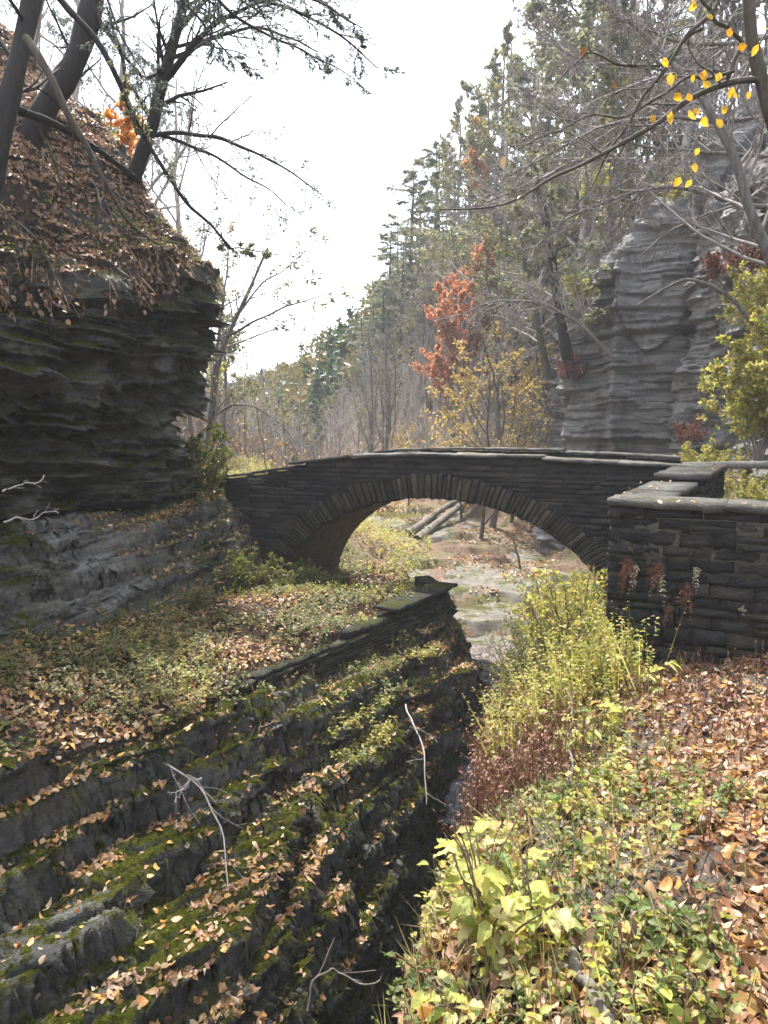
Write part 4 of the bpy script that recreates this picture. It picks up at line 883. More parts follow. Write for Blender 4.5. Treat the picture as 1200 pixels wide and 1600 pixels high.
stems(CB, NBu, AB * inb * front * (xb > 1.35) * cl(xb, yb, 1.1, 9, .5), 420, (.08, .24), M['bracken'], 'russet dead fern bits at right', 9)
stems(CL_, NLu, wl * (terr_m + (prl > 2.2) * (prl < 5.2) * (y_ > 6.5)) * (upz > .3), 900, (.06, .25), M['drystem'], 'dead brown stems on the left terrace')
stems(CL_, NLu, wl * slope_m * (y_ < 12.8) * (z_ < 6.8), 1100, (.1, .4), M['drystem'], 'dead stalks poking from the steep leaf slope', 4)
# trailing roots over the cliff rim
rim = wl * (prl > 10.95) * (prl < 11.25) * (y_ < 12) * np.clip((fbm(y_ * 1.8, y_ * 0, 0, 560, 2) - .42) * 8, 0, 1)
p, n, _ = pick(CL_, NLu, rim, 170, r); dd = np.array([.25, -.05, -1.]) + .3 * r.normal(size=(len(p), 3))
V1, F1 = rhombs(p + [.05, 0, .05], dd, r.uniform(.15, .55, len(p)), .012, r); pp = p[:, None] + unit(dd)[:, None] * r.uniform(0, .4, (len(p), 6))[..., None]
V2, F2 = dirleaves(pp.reshape(-1, 3), dd[:, None].repeat(6, 1).reshape(-1, 3) + .6 * r.normal(size=(len(p) * 6, 3)), r.uniform(.04, .09, len(p) * 6), r)
a = Acc(); a.add(V1, F1); a.add(V2, F2); ob('trailing_roots', a.mesh('trailing_roots', M['litter_brown']), label='dead roots and leaves trailing over the cliff rim', kind='stuff')
# valley floor behind the bridge
def on_far(xs, ys): return np.stack([xs, ys, Hfar(xs, ys)], -1)
def scat_far(cnt, x0, x1, y0, y1, s, t, g):
    xs = r.uniform(x0, x1, cnt * 3); ys = r.uniform(y0, y1, cnt * 3); k = cl(xs, ys, s, t, g) > r.random(cnt * 3)
    xs, ys = xs[k][:cnt], ys[k][:cnt]; z0 = terr(Hfar(xs, ys), .22, 210, xs * .35, ys * .35, .95 * (ys < 36) * (np.abs(xs - 2.3) < 4)); ii = np.clip(np.round((xs + 1.5) / 8.5 * 239).astype(int), 0, 239); jj = np.clip(np.round((ys - 13.6) / 20.4 * 519).astype(int), 0, 519); z0 = np.where((xs > -1.3) & (xs < 6.8) & (ys > 13.7) & (ys < 33.5), np.maximum(z0, LZ[ii, jj]), z0); return np.stack([xs, ys, z0], -1)
UPV = np.array([[0, 0, 1.]])
p = scat_far(9000, -3, 9, 13, 34, .6, 20, .46); V1, F1 = leaves(p, np.repeat(UPV, len(p), 0), r.uniform(.07, .14, len(p)), r, .5, .02)
stuff('leaf_litter', [V1], [F1], M['litter'], 'tan leaves over the creek ledges beyond the arch')
p = scat_far(9000, -5, 1.4, 13.2, 30, .5, 21, .42)[:3600]; p = p[(p[:, 2] > -4.0)]
Vl, Fl, Vs, Fs = sprigs(p, np.repeat(UPV, len(p), 0), r.uniform(.05, .35, len(p)), r.uniform(.04, .08, len(p)), 7, r)
a = Acc(); a.add(Vl, Fl); a.add(Vs, Fs); ob('undergrowth', a.mesh('undergrowth', M['yelgreen']), label='bright yellow green undergrowth seen through the arch', kind='stuff')
p = scat_far(4000, 5, 12, 13.5, 40, .5, 22, .52)
Vl, Fl, Vs, Fs = sprigs(p, np.repeat(UPV, len(p), 0), r.uniform(.1, .6, len(p)), r.uniform(.06, .12, len(p)), 7, r)
a = Acc(); a.add(Vl, Fl); a.add(Vs, Fs); ob('undergrowth', a.mesh('undergrowth', M['sage']), label='grey green undergrowth on the far right bank', kind='stuff')
xs = r.uniform(3.2, 9, 9000); ys = r.uniform(7.5, 15, 9000); dxr = np.maximum(xs - np.interp(ys, [7, 12, 15.5], [3.5, 4.4, 5.1]), 0)
# ---------------------------------------------------------------- trees
def resample(pts, n):
    pts = np.asarray(pts, float); L = np.concatenate([[0], np.cumsum(np.linalg.norm(np.diff(pts, axis=0), axis=1))]); l = np.linspace(0, L[-1], n)
    Q = np.stack([np.interp(l, L, pts[:, i]) for i in range(3)], 1)
    return smooth1(Q, 1, 0) if n > 6 else Q
def tubes(P_, R, k):
    Mn, Nn_, _ = P_.shape; T = unit(np.gradient(P_, axis=1)); ref = np.array([.31, .93, .17]); A = unit(np.cross(T, ref)); B = np.cross(T, A)
    an = np.arange(k) / k * 2 * np.pi
    V = P_[:, :, None] + R[:, :, None, None] * (np.cos(an)[None, None, :, None] * A[:, :, None] + np.sin(an)[None, None, :, None] * B[:, :, None])
    b = (np.arange(Mn)[:, None, None] * Nn_ + np.arange(Nn_ - 1)[None, :, None]) * k; i = np.arange(k)[None, None]
    Fq = np.stack([b + i, b + (i + 1) % k, b + k + (i + 1) % k, b + k + i], -1).reshape(-1, 4)
    return V.reshape(-1, 3), Fq
def grow(P_, R, nc, t0, t1, ang, lf, n, curve, trop, rf, r, taper=.25, minlen=0, flat=None, lenpow=1., absl=None):
    Mn, Np, _ = P_.shape; seg = np.linalg.norm(np.diff(P_, axis=1), axis=2).sum(1)
    t = (np.arange(nc)[None] + r.random((Mn, nc))) / nc * (t1 - t0) + t0
    f = t * (Np - 1); i = np.minimum(f.astype(int), Np - 2); ff = (f - i)[..., None]; m = np.arange(Mn)[:, None]
    base = P_[m, i] * (1 - ff) + P_[m, i + 1] * ff; T = unit(P_[m, i + 1] - P_[m, i]); rr = R[m, i] * (1 - ff[..., 0]) + R[m, i + 1] * ff[..., 0]
    az = r.normal(size=base.shape)
    if flat is not None: az[..., 2] *= flat
    per = unit(az - (az * T).sum(-1, keepdims=True) * T)
    a = r.uniform(*ang, (Mn, nc))[..., None]; d = np.cos(a) * T + np.sin(a) * per
    L = (absl if absl is not None else seg[:, None] * lf) * (1 - .65 * (t - t0) / (t1 - t0 + 1e-9)) ** lenpow * r.uniform(.6, 1.25, (Mn, nc))
    base = base.reshape(-1, 3); d = unit(d.reshape(-1, 3)); L = L.ravel(); rr = rr.ravel()
    Q = [base]
    for q in range(n - 1):
        d = unit(d + curve * r.normal(size=d.shape) + np.array([0, 0, trop]))
        Q.append(Q[-1] + d * (L / (n - 1))[:, None])
    Q = np.stack(Q, 1); Rr = (rr * rf)[:, None] * np.linspace(1, taper, n)[None]
    return Q, Rr
def along_pts(P_, cnt, r, t0=0.):
    Mn, Np, _ = P_.shape; m = r.integers(0, Mn, cnt); f = r.uniform(t0, 1, cnt) * (Np - 1); i = np.minimum(f.astype(int), Np - 2); ff = (f - i)[:, None]
    return P_[m, i] * (1 - ff) + P_[m, i + 1] * ff, unit(P_[m, i + 1] - P_[m, i])
def straight_trunk(h, r0, r, lean=.06, n=14, top=.12):
    z = np.linspace(-.4, h, n); wob = np.cumsum(r.normal(size=(n, 2)) * lean * h / n, 0)
    P_ = np.c_[wob - wob[0], z][None]; R = (r0 * np.linspace(1, top, n) ** .8)[None]; R[0, :2] *= [1.5, 1.15]; return P_, R
def build_tree(name, label, cat, parts, group=None, loc=(0, 0, 0)):
    root = empty(name, loc, label, cat, group)
    for nm, me in parts: ob(nm, me, root)
    return root
def wood_mesh(name, lv, m):
    a = Acc()
    for (P_, R), k in lv: a.add(*tubes(P_, R, k))
    return a.mesh(name, m, True)
def hemlock(h, seed, mat_=None, nb=40, dens=17000, dead=0.):
    r = np.random.default_rng(seed); T = straight_trunk(h, .016 * h, r, .03, 16, .06)
    b = grow(*T, nb, .22, .99, (1.25, 1.75), .24, 7, .06, -.035, .30, r, .2, lenpow=1.1)
    c = grow(*b, 11, .12, 1., (.6, 1.1), .42, 5, .10, -.05, .5, r, .3, flat=.25)
    p, t = along_pts(c[0], dens, r); p2, t2 = along_pts(b[0], dens // 4, r, .3); p = np.r_[p, p2]; t = np.r_[t, t2]
    s = r.normal(size=p.shape); s[:, 2] = s[:, 2] * .3 - .25
    V, Fq = rhombs(p, unit(t * .7 + s * .7), r.uniform(.12, .30, len(p)) * h / 15, r.uniform(.03, .06, len(p)) * h / 15, r)
    return [('trunk', wood_mesh('trunk', [(T, 7)], M['bark'])), ('crown', wood_mesh('crown', [(b, 3), (c, 3)], M['bark'])), ('foliage', mesh('foliage', V, [Fq], mat_ or M['needle']))]
def broad(h, seed, bark, nl=(9, 9, 8, 6), leafm=None, nleaf=0, lsz=(.08, .13), spread=.45, tw=.0, t0=.25, thin=1., up=.05, lv4=True):
    r = np.random.default_rng(seed); T = straight_trunk(h, .013 * h * thin, r, .10, 14, .12)
    a = grow(*T, nl[0], t0, .98, (.55, 1.0), spread, 9, .12, up, .55, r, .2)
    b = grow(*a, nl[1], .15, 1., (.4, .95), .42, 7, .16, up * .6, .55, r, .3)
    c = grow(*b, nl[2], .1, 1., (.4, 1.), .45, 5, .2, .02, .6, r, .4)
    lv = [(a, 5), (b, 4), (c, 3)]
    R3 = np.maximum(c[1], .0035 * h / 10); c = (c[0], R3)
    last = c; lv = [(a, 5), (b, 4), (c, 3)]
    if lv4:
        d = grow(*c, nl[3], .1, 1., (.4, 1.), .5, 4, .22, 0, .8, r, .6); d = (d[0], np.maximum(d[1], .0028 * h / 10)); lv.append((d, 3)); last = d
    parts = [('trunk', wood_mesh('trunk', [(T, 8)], bark)), ('limbs', wood_mesh('limbs', [(a, 5), (b, 4)], bark)), ('crown', wood_mesh('crown', lv[2:], M['twig']))]
    if nleaf:
        p, t = along_pts(last[0], nleaf, r); dd = t * .4 + r.normal(size=t.shape) * .7; dd[:, 2] -= .25
        V, Fq = rhombs(p, dd, r.uniform(*lsz, nleaf), r.uniform(lsz[0] * .6, lsz[1] * .6, nleaf), r)
        parts.append(('foliage', mesh('foliage', V, [Fq], leafm)))
    return parts
def shrub(h, seed, leafm, nst=14, nleaf=5000, lsz=(.06, .1), spread=.5, bark=None):
    r = np.random.default_rng(seed); az = r.uniform(0, 6.28, nst); n = 8; rad = r.uniform(.1, spread, nst) * h
    t = np.linspace(0, 1, n)[None, :, None]; d = np.stack([np.cos(az), np.sin(az), 0 * az], -1)[:, None]
    P_ = d * (rad[:, None, None] * t ** 1.3 + .04) + np.array([0, 0, 1.]) * (t - .08) * (h * r.uniform(.6, 1., nst))[:, None, None]
    P_ = P_ + np.cumsum(r.normal(size=P_.shape) * .015 * h, 1); R = np.repeat((.006 * h + .003) * np.linspace(1, .4, n)[None], nst, 0)
    a = grow(P_, R, 8, .2, 1, (.4, .9), .38, 5, .18, .03, .6, r, .4)
    b = grow(*a, 5, .1, 1, (.4, .9), .5, 4, .18, .0, .7, r, .5)
    p, tt = along_pts(b[0], nleaf, r); dd = tt * .5 + r.normal(size=tt.shape) * .6
    V, Fq = rhombs(p, dd, r.uniform(*lsz, nleaf), r.uniform(lsz[0] * .5, lsz[1] * .55, nleaf), r)
    pa = [('stems', wood_mesh('stems', [((P_, R), 4), (a, 3), (b, 3)], bark or M['twig']))]
    if nleaf: pa.append(('foliage', mesh('foliage', V, [Fq], leafm)))
    return pa
SIDE = lambda px: 'left' if px < 500 else 'middle'
PLACED = []
def plant(protos, spots, name, cat, lab, group, hz=0):
    """protos: part lists at unit design height; spots: (px, d, height_scale, extra)"""
    made = {}; out = []
    for i, sp in enumerate(spots):
        px, d, s, txt = sp[:4]; k = i % len(protos) if len(sp) < 5 else sp[4]
        x = at(px, 655, d)[0]; z = float(Hfar(np.array([x]), np.array([float(d)]))[0]) - .1
        lb = txt; rz = (i * 2.399) % 6.28
        if k not in made:
            made[k] = build_tree(name, lb, cat, protos[k], group, (x, d, z)); made[k].scale = (s, s, s); made[k].rotation_euler.z = rz; out.append(made[k])
        else: out.append(copy_thing(made[k], (x, d, z), rz, s, lb, (r.uniform(-.05, .05), r.uniform(-.05, .05))))
    return out
hems = [hemlock(16, 1), hemlock(14, 2), hemlock(17, 3, M['pine'], 40)]
bares = [broad(12, 11, M['barkg'], (10, 8, 6, 4)), broad(11, 12, M['barkg'], (9, 8, 6, 4), spread=.55), broad(13, 13, M['barkm'], (9, 9, 5, 4), M['sage'], 2600, (.12, .2))]

ORD = ['first', 'second', 'third', 'fourth', 'fifth', 'sixth', 'seventh', 'eighth', 'ninth', 'tenth', 'eleventh', 'twelfth', 'thirteenth', 'fourteenth', 'fifteenth', 'sixteenth', 'seventeenth', 'eighteenth', 'nineteenth', 'twentieth', 'twenty first', 'twenty second', 'twenty third', 'twenty fourth', 'twenty fifth', 'twenty sixth']
def ordered(spots, phrase):
    """spots (px, d, s): labels by their order from the left"""
    sp = sorted(spots, key=lambda q: q[0]); return [(a, b, c, phrase + ', ' + ORD[i] + ' from the left') for i, (a, b, c) in enumerate(sp)]
SKX = [540, 560, 600, 640, 680, 720, 770, 820, 860, 1300]; SKY_ = [560, 470, 330, 250, 225, 175, 100, 5, -120, -400]
def fit(px, d, hdes, drop=0.):
    """height scale so that the top reaches the skyline of the hillside (drop pixels lower)"""
    x = at(px, 655, d)[0]; g = float(Hfar(np.array([x]), np.array([float(d)]))[0]); top = at(px, np.interp(px, SKX, SKY_) + drop, d)[2]
    return float(np.clip((top - g) / hdes, .35, 1.5))
con = [(px, d, fit(px, d, 15.5, dr)) for px, d, dr in [(566, 62, 30), (584, 66, 40), (604, 60, 30), (622, 64, 20), (638, 58, 0), (655, 64, 30), (672, 56, 20), (690, 60, 10), (708, 52, 10), (598, 52, 110), (626, 50, 120)]]
plant(hems, ordered(con, 'tall dark conifer on the skyline beside the orange tree'), 'hemlock_tree', 'tree', None, 'skyline conifers')
con = [(px, d, fit(px, d, 15.5, dr)) for px, d, dr in [(722, 50, 0), (742, 46, 20), (758, 44, 10), (775, 43, 0), (792, 40, 10), (812, 38, 10), (835, 36, 60), (755, 38, 150), (800, 34, 160), (845, 31, 160), (880, 33, 100), (720, 42, 180), (815, 32, 300), (840, 28, 330)]]
tall = [hems[0], broad(15.5, 81, M['barkg'], (16, 9, 6, 4), M['sage'], 5200, (.14, .24), .32, t0=.3), broad(15.5, 82, M['twig'], (16, 10, 7, 4), None, 0, spread=.34, t0=.25), hems[1], broad(15.5, 83, M['barkg'], (16, 10, 6, 4), M['needle'], 9000, (.14, .26), .3, t0=.3)]
plant(tall, ordered(con, 'grey green tall tree on the wooded right hillside'), 'hillside_tree', 'tree', None, 'tall trees on the right hillside')
con = [(905, 31, 1.1), (935, 29, 1.05), (885, 27, .8), (960, 27, 1.0), (925, 25.5, .7), (1000, 25.5, .9), (1040, 24, .9), (1085, 23, .85), (1130, 22, .8), (1180, 21, .8), (1240, 20, .8)]
plant([tall[2], tall[4], tall[1]], ordered(con, 'grey green tree high above the right cliff'), 'hillside_tree', 'tree', None, 'tall trees above the right cliff')
BA = [(x_b, d_b, s_b) for x_b, d_b, s_b in zip(r.uniform(570, 880, 26), r.uniform(24, 46, 26), r.uniform(.45, .85, 26)) if not (640 < x_b < 770 and s_b * 12 / d_b > .16 and d_b < 37)]
plant(bares, ordered(BA, 'bare grey tree on the lower right hillside'), 'bare_tree', 'tree', None, 'bare trees on the lower right hillside')
BB = [(x_b, d_b, s_b) for x_b, d_b, s_b in zip(r.uniform(900, 1250, 10), r.uniform(22, 27, 10), r.uniform(.5, .8, 10))]
plant(bares, ordered(BB, 'bare grey tree above the right cliff'), 'bare_tree', 'tree', None, 'bare trees above the right cliff')
BC = [(430, 56, .30), (462, 48, .28), (490, 60, .38), (512, 50, .32), (536, 56, .42), (556, 44, .38), (395, 50, .3), (470, 72, .4), (445, 40, .2), (580, 50, .5)]
plant(bares, ordered(BC, 'slender bare grey tree on the valley floor behind the bridge'), 'bare_tree', 'tree', None, 'bare trees on the valley floor')
ora = broad(13, 21, M['barkm'], (22, 11, 7, 4), M['orange'], 46000, (.13, .24), .42, t0=.34, up=.10)
oo = plant([ora], [(700, 33, .76, 'rust orange tree leaning up the right hillside')], 'orange_tree', 'tree', None, None); oo[0].rotation_euler = (0, .22, .6)
plant([broad(11, 25, M['barkm'], (12, 10, 6, 4), M['orange'], 9000, (.14, .24), .25, t0=.3, up=.12)], [(738, 42, 1.05, 'fainter rust coloured tree just behind the orange tree')], 'rust_tree', 'tree', None, None)
gt = [broad(5.6, 22, M['barkm'], (11, 9, 7, 4), M['goldtree'], 2400, (.07, .13), .75, t0=.12, up=.0), broad(5.2, 23, M['barkm'], (10, 9, 7, 4), M['goldtree'], 1900, (.07, .13), .8, t0=.12, up=0.)]
plant(gt, [(755, 23, 1., 'golden leaved small tree spreading behind the crown of the bridge'), (800, 25, 1.05, 'golden leaved small tree beside the left edge of the right cliff')], 'golden_tree', 'tree', None, None)
plant(gt, [(850, 26, .95, 'sparse golden tree leaning by the cliff foot', 1), (720, 27, .8, 'low golden tree furthest left behind the bridge crown', 1), (640, 30, .6, 'small golden shrub like tree behind the bridge left of the crown', 0)], 'golden_tree', 'tree', None, None)
leaf_l = [broad(8, 31, M['barkg'], (10, 9, 6, 4), M['sage'], 4200, (.10, .18), .4), broad(8, 32, M['barkg'], (9, 9, 6, 4), M['yelgreen'], 2200, (.09, .16), .45)]
for px, d, s, k, tx in [(300, 20, .62, 1, 'thin yellow green tree between the left cliff and the bridge end'), (345, 26, .75, 0, 'grey green tree behind the left end of the bridge'), (375, 30, .4, 1, 'small yellow tree glowing behind the left parapet'), (410, 36, .38, 0, 'grey green tree further back behind the left parapet'), (280, 30, .9, 0, 'tall thin leaved tree hidden partly by the left cliff'), (320, 34, .9, 1, 'tall sparse yellowish tree beyond the left cliff corner'), (440, 34, .28, 1, 'low yellow green bush like tree behind the left parapet')]:
    plant([leaf_l[k]], [(px, d, s, tx)], 'valley_tree', 'tree', None, None)
# far wooded hills: one mass
a = Acc(); rf = np.random.default_rng(8); cnt = 2100
yf = 58 + 270 * rf.random(cnt) ** 1.3; ff_ = rf.uniform(-.52, .28, cnt); xf = yf * ff_; zf = Hfar(xf, yf)
Vb = []; nb_ = 190
hh = rf.uniform(5, 9, cnt) * np.interp(yf, [58, 110], [.55, 1])
u = rf.random((cnt, nb_)); az = rf.uniform(0, 6.28, (cnt, nb_)); con = rf.random(cnt) < .5
rad = np.where(con[:, None], (1 - u) * .22, np.sin(np.clip(u, 0, 1) * np.pi) ** .5 * .3) * hh[:, None] * rf.uniform(.3, 1, (cnt, nb_)) ** .5
pp = np.stack([xf[:, None] + rad * np.cos(az), yf[:, None] + rad * np.sin(az), zf[:, None] + hh[:, None] * (.12 + .88 * u)], -1)
fm_ = [leaf_mat('far_wood_green', [(.05, .085, .05), (.08, .12, .055), (.035, .06, .04)], .3), leaf_mat('far_wood_mixed', [(.16, .13, .08), (.20, .17, .05), (.11, .10, .08), (.24, .14, .05), (.10, .13, .05)], .3)]
for mi in (0, 1):
    sel = con if mi == 0 else ~con; q = pp[sel].reshape(-1, 3)
    V, Fq = rhombs(q, rf.normal(size=q.shape) + [0, 0, -.3], rf.uniform(.4, 1.0, len(q)), rf.uniform(.2, .5, len(q)), rf)
    ob('distant_wood', mesh('distant_wood', V, [Fq], fm_[mi]), label=('dark conifer wood', 'autumn coloured wood')[mi] + ' covering the far hills down the valley', kind='stuff')

# shrubs on the right beyond the near wall
def ground_right(x, y):
    for (P_, _, _, _) in (RIGHT,):
        d2 = (P_[::4, ::4, 0] - x) ** 2 + (P_[::4, ::4, 1] - y) ** 2; return float(P_[::4, ::4, 2].ravel()[np.argmin(d2)])
def put(protos, spots, name, cat, group=None):
    made = {}
    for i, (x, y, z, s, tx, k) in enumerate(spots):
        if k not in made: made[k] = build_tree(name, tx, cat, protos[k], group, (x, y, z)); made[k].scale = (s, s, s); made[k].rotation_euler.z = i * 2.1
        else: copy_thing(made[k], (x, y, z), i * 2.1, s, tx)
ysh = [shrub(2.0, 41, M['yelgreen'], 16, 9000, (.06, .11), .6), shrub(1.6, 42, M['yelgreen'], 16, 7000, (.05, .10), .7)]
SP = []
for px, py, d, s, tx, k in [(1185, 700, 13.3, .95, 'yellow green shrub at the foot of the cliff above the timber rail', 0), (1225, 640, 12.6, 1.1, 'tall yellow green shrub at the right edge beyond the wall', 0), (1110, 745, 13.2, .5, 'low yellow shrub just below the timber rail', 1), (1230, 560, 12.9, 1.1, 'upper yellow shrub clinging to the cliff at the right edge', 1), (1205, 480, 13.4, .7, 'yellow green shrub high on the cliff ledge', 1), (1215, 800, 10.5, .4, 'small yellow green shrub under the timber rail at the right edge', 1), (1170, 785, 12, .4, 'low leafy clump between rail and near wall', 1)]:
    b = at(px, py, d); SP.append((b[0], b[1], b[2] - .1, s, tx, k))
put(ysh, SP, 'yellow_shrub', 'shrub')
# goldenrod clumps between bank and wall, placed on the bank
gr_ = [shrub(1.3, 51, M['yelgreen'], 24, 3600, (.03, .06), .42, M['stemw']), shrub(1.2, 52, M['sage'], 22, 3000, (.025, .055), .5, M['stemw'])]
SP = []
for i, (x, y, s, tx, k) in enumerate([(1.75, 6.7, 1.0, 'yellow green bush against the left end of the near stone wall', 0), (1.95, 7.7, 1.1, 'tallest pale bush in front of the right foot of the arch', 0), (1.55, 7.3, .85, 'bush left of the tallest pale bush by the arch foot', 1), (2.35, 8.6, 1.1, 'bush below the bridge right of the arch opening', 0), (1.35, 6.3, .7, 'low bush at the head of the red stem thicket', 1), (1.75, 5.6, .5, 'small yellow green bush in front of the corner of the near wall', 0), (2.3, 9.6, .9, 'bush behind the others close to the arch stones', 1)]):
    SP.append((x, y, ground_right(x, y) - .05, s, tx, k))
put(gr_, SP, 'leafy_bush', 'bush')
lb = [shrub(1.0, 53, M['green'], 16, 3600, (.04, .07), .6, M['stemw']), shrub(.9, 54, M['sage'], 16, 3600, (.04, .07), .6, M['stemw'])]
def ground_left(x, y, lo=5.2, hi=8.6):
    P_, q_, _ = LEFT; m_ = (q_ > lo) & (q_ < hi); C_ = P_[m_][::7]; d2 = (C_[:, 0] - x) ** 2 + (C_[:, 1] - y) ** 2; return float(C_[np.argmin(d2), 2])
put(lb, [(x, y, ground_left(x, y) - .05, s, tx, k) for x, y, s, tx, k in [(-2.2, 11.4, .8, 'green bush against the left abutment of the bridge', 0), (-1.75, 11.6, .75, 'grey green bush at the foot of the arch on the left', 1), (-1.2, 12.0, .6, 'low green bush in front of the arch springing', 0), (-2.95, 12.3, 1.0, 'yellowish bush where the bridge parapet meets the cliff', 1), (-3.3, 12.2, 1.2, 'green bush at the base of the cliff corner', 0), (-2.5, 9.6, .5, 'small bush on the leafy terrace under the ledges', 1), (-.75, 12.3, .5, 'small bush just inside the arch on the left', 1)]], 'low_bush', 'bush')

M['gold_o'] = leaf_mat('orange_gold_leaves', [(.60, .28, .06), (.66, .36, .08), (.55, .22, .06)], .5)
M['spray'] = leaf_mat('hemlock_spray_hazed', [(.06, .085, .075), (.10, .125, .115), (.08, .10, .095), (.14, .16, .14)], .5)  # bluish, paler needles: backlit haze and flare put into the colour
# thicket of bare twigs and saplings on the hillsides: nobody could count it
def thicket(cnt, x0, x1, y0, y1, m_, label, h, seed, lo=-9.):
    rr = np.random.default_rng(seed); xs = rr.uniform(x0, x1, cnt); ys = rr.uniform(y0, y1, cnt); zs = Hfar(xs, ys); Rt = zs > lo + np.interp(ys, [14, 60, 100], [-3.3, -3.2, -2.8]) - lo * 1.
    xs, ys, zs = xs[Rt], ys[Rt], zs[Rt]; p = np.stack([xs, ys, zs - .1], -1); k = len(p); up = unit(np.array([0, 0, 1.]) + .22 * rr.normal(size=(k, 3))); hh = rr.uniform(*h, k); n = 6
    t_ = np.linspace(0, 1, n)[None, :, None]; P_ = p[:, None] + up[:, None] * t_ * hh[:, None, None] + np.cumsum(rr.normal(size=(k, n, 3)) * .05, 1); R = (.010 * hh)[:, None] * np.linspace(1, .3, n)[None]
    a_ = grow(P_, R, 7, .2, 1, (.4, .9), .42, 4, .16, .02, .6, rr, .5); b_ = grow(*a_, 4, .1, 1, (.4, .9), .5, 3, .2, 0, .7, rr, .6)
    b_ = (b_[0], np.maximum(b_[1], .007)); a = Acc(); a.add(*tubes(P_, R, 4)); a.add(*tubes(*a_, 3)); a.add(*tubes(*b_, 3)); return ob('thicket', a.mesh('thicket', m_), label=label, kind='stuff')
thicket(1700, -12, 14, 26, 62, M['twig'], 'pale grey thicket of bare saplings on the slopes behind the bridge', (1.5, 4.5), 91)
thicket(500, -22, 0, 22, 60, M['barkg'], 'grey brown brush on the left side of the valley', (1.2, 3.5), 92)
thicket(350, 5, 14, 20, 30, M['twig'], 'bare brush on the slope above and beside the right cliff', (1.2, 3.), 93)
p = scat_far(9000, -16, 14, 24, 62, .35, 23, .38); Vl, Fl = leaves(p + [0, 0, .35] * r.random((len(p), 1)) * 4, np.repeat(UPV, len(p), 0), r.uniform(.12, .26, len(p)), r, 1.2, .02)
stuff('undergrowth', [Vl], [Fl], M['litter'], 'sparse tan leafy undergrowth on the slopes behind the bridge')
# ---------------------------------------------------------------- foreground trees and branches, left slope
def path_tree(name, label, cat, mains, bark, levels, foliage=None, twigmat=None, group=None, N_=22, trunkname='trunk', k0=9, rmin=.0022):
    """mains: list of (points, r0, r1)"""
    r = np.random.default_rng(abs(hash(label)) % 1 + len(label) * 7)
    P_ = np.stack([resample(m[0], N_) for m in mains]); P_ = P_ + smooth1(r.normal(size=P_.shape) * .02, 2, 1)
    R = np.stack([np.linspace(m[1], m[2], N_) * (1 + .06 * r.normal(size=N_)) for m in mains])
    o = P_[0, 0].copy(); P_ = P_ - o
    root = empty(name, o, label, cat, group)
    ob(trunkname, wood_mesh(trunkname, [((P_[:1], R[:1]), k0)], bark), root)
    if len(mains) > 1: ob('limbs', wood_mesh('limbs', [((P_[1:], R[1:]), 6)], bark), root)
    cur = (P_, R); tw = []; off = 0
    for L in levels:
        L = dict(L); sel = L.pop('sel', None); src = cur if sel is None else (cur[0][sel], cur[1][sel])
        cur = grow(*src, r=r, **L); cur = (cur[0], np.maximum(cur[1], rmin)); tw.append((cur, 4 if len(tw) == 0 else 3))
    if tw: ob('crown', wood_mesh('crown', tw, twigmat or bark), root)
    if foliage:
        m_, cnt, ln, wd = foliage; p, t = along_pts(cur[0], cnt, r, .1); s = r.normal(size=p.shape); s[:, 2] = s[:, 2] * .35 - .15
        V, Fq = rhombs(p, t * .6 + s * .6, r.uniform(*ln, cnt), r.uniform(*wd, cnt), r); ob('foliage', mesh('foliage', V, [Fq], m_), root)
    return root
A_ = lambda *q: [at(*p) for p in q]
g_ = lambda nc, lf, ang=(.4, .9), n=6, cu=.14, tr=0., rf=.5, t0=.15, t1=1., **k: dict(nc=nc, t0=t0, t1=t1, ang=ang, lf=lf, n=n, curve=cu, trop=tr, rf=rf, **k)
path_tree('leaning_tree', 'thick dark trunk at the top left corner rising from the leafy slope', 'tree', [(A_((-45, 400, 7.8), (-8, 265, 8.0), (2, 210, 8.1), (22, 120, 8.3), (42, 40, 8.5), (58, -60, 8.7), (75, -200, 9)), .12, .085)], M['bark'], [g_(7, .35, (.7, 1.1), 8, .12, .02, .3, .35), g_(7, .4), g_(6, .45)], N_=16)
path_tree('leaning_tree', 'curved thick dark trunk second from the left on the slope', 'tree', [(A_((20, 260, 9.7), (70, 165, 9.8), (92, 140, 9.9), (118, 100, 10), (135, 50, 10.1), (146, -10, 10.2), (158, -160, 10.4)), .16, .12), (A_((145, 0, 10.2), (160, 40, 10), (190, 90, 9.8), (197, 160, 9.6), (215, 215, 9.5)), .035, .015)], M['bark'], [g_(7, .3, (.7, 1.1), 8, .12, .02, .2, .3), g_(7, .45), g_(6, .5)], N_=16)
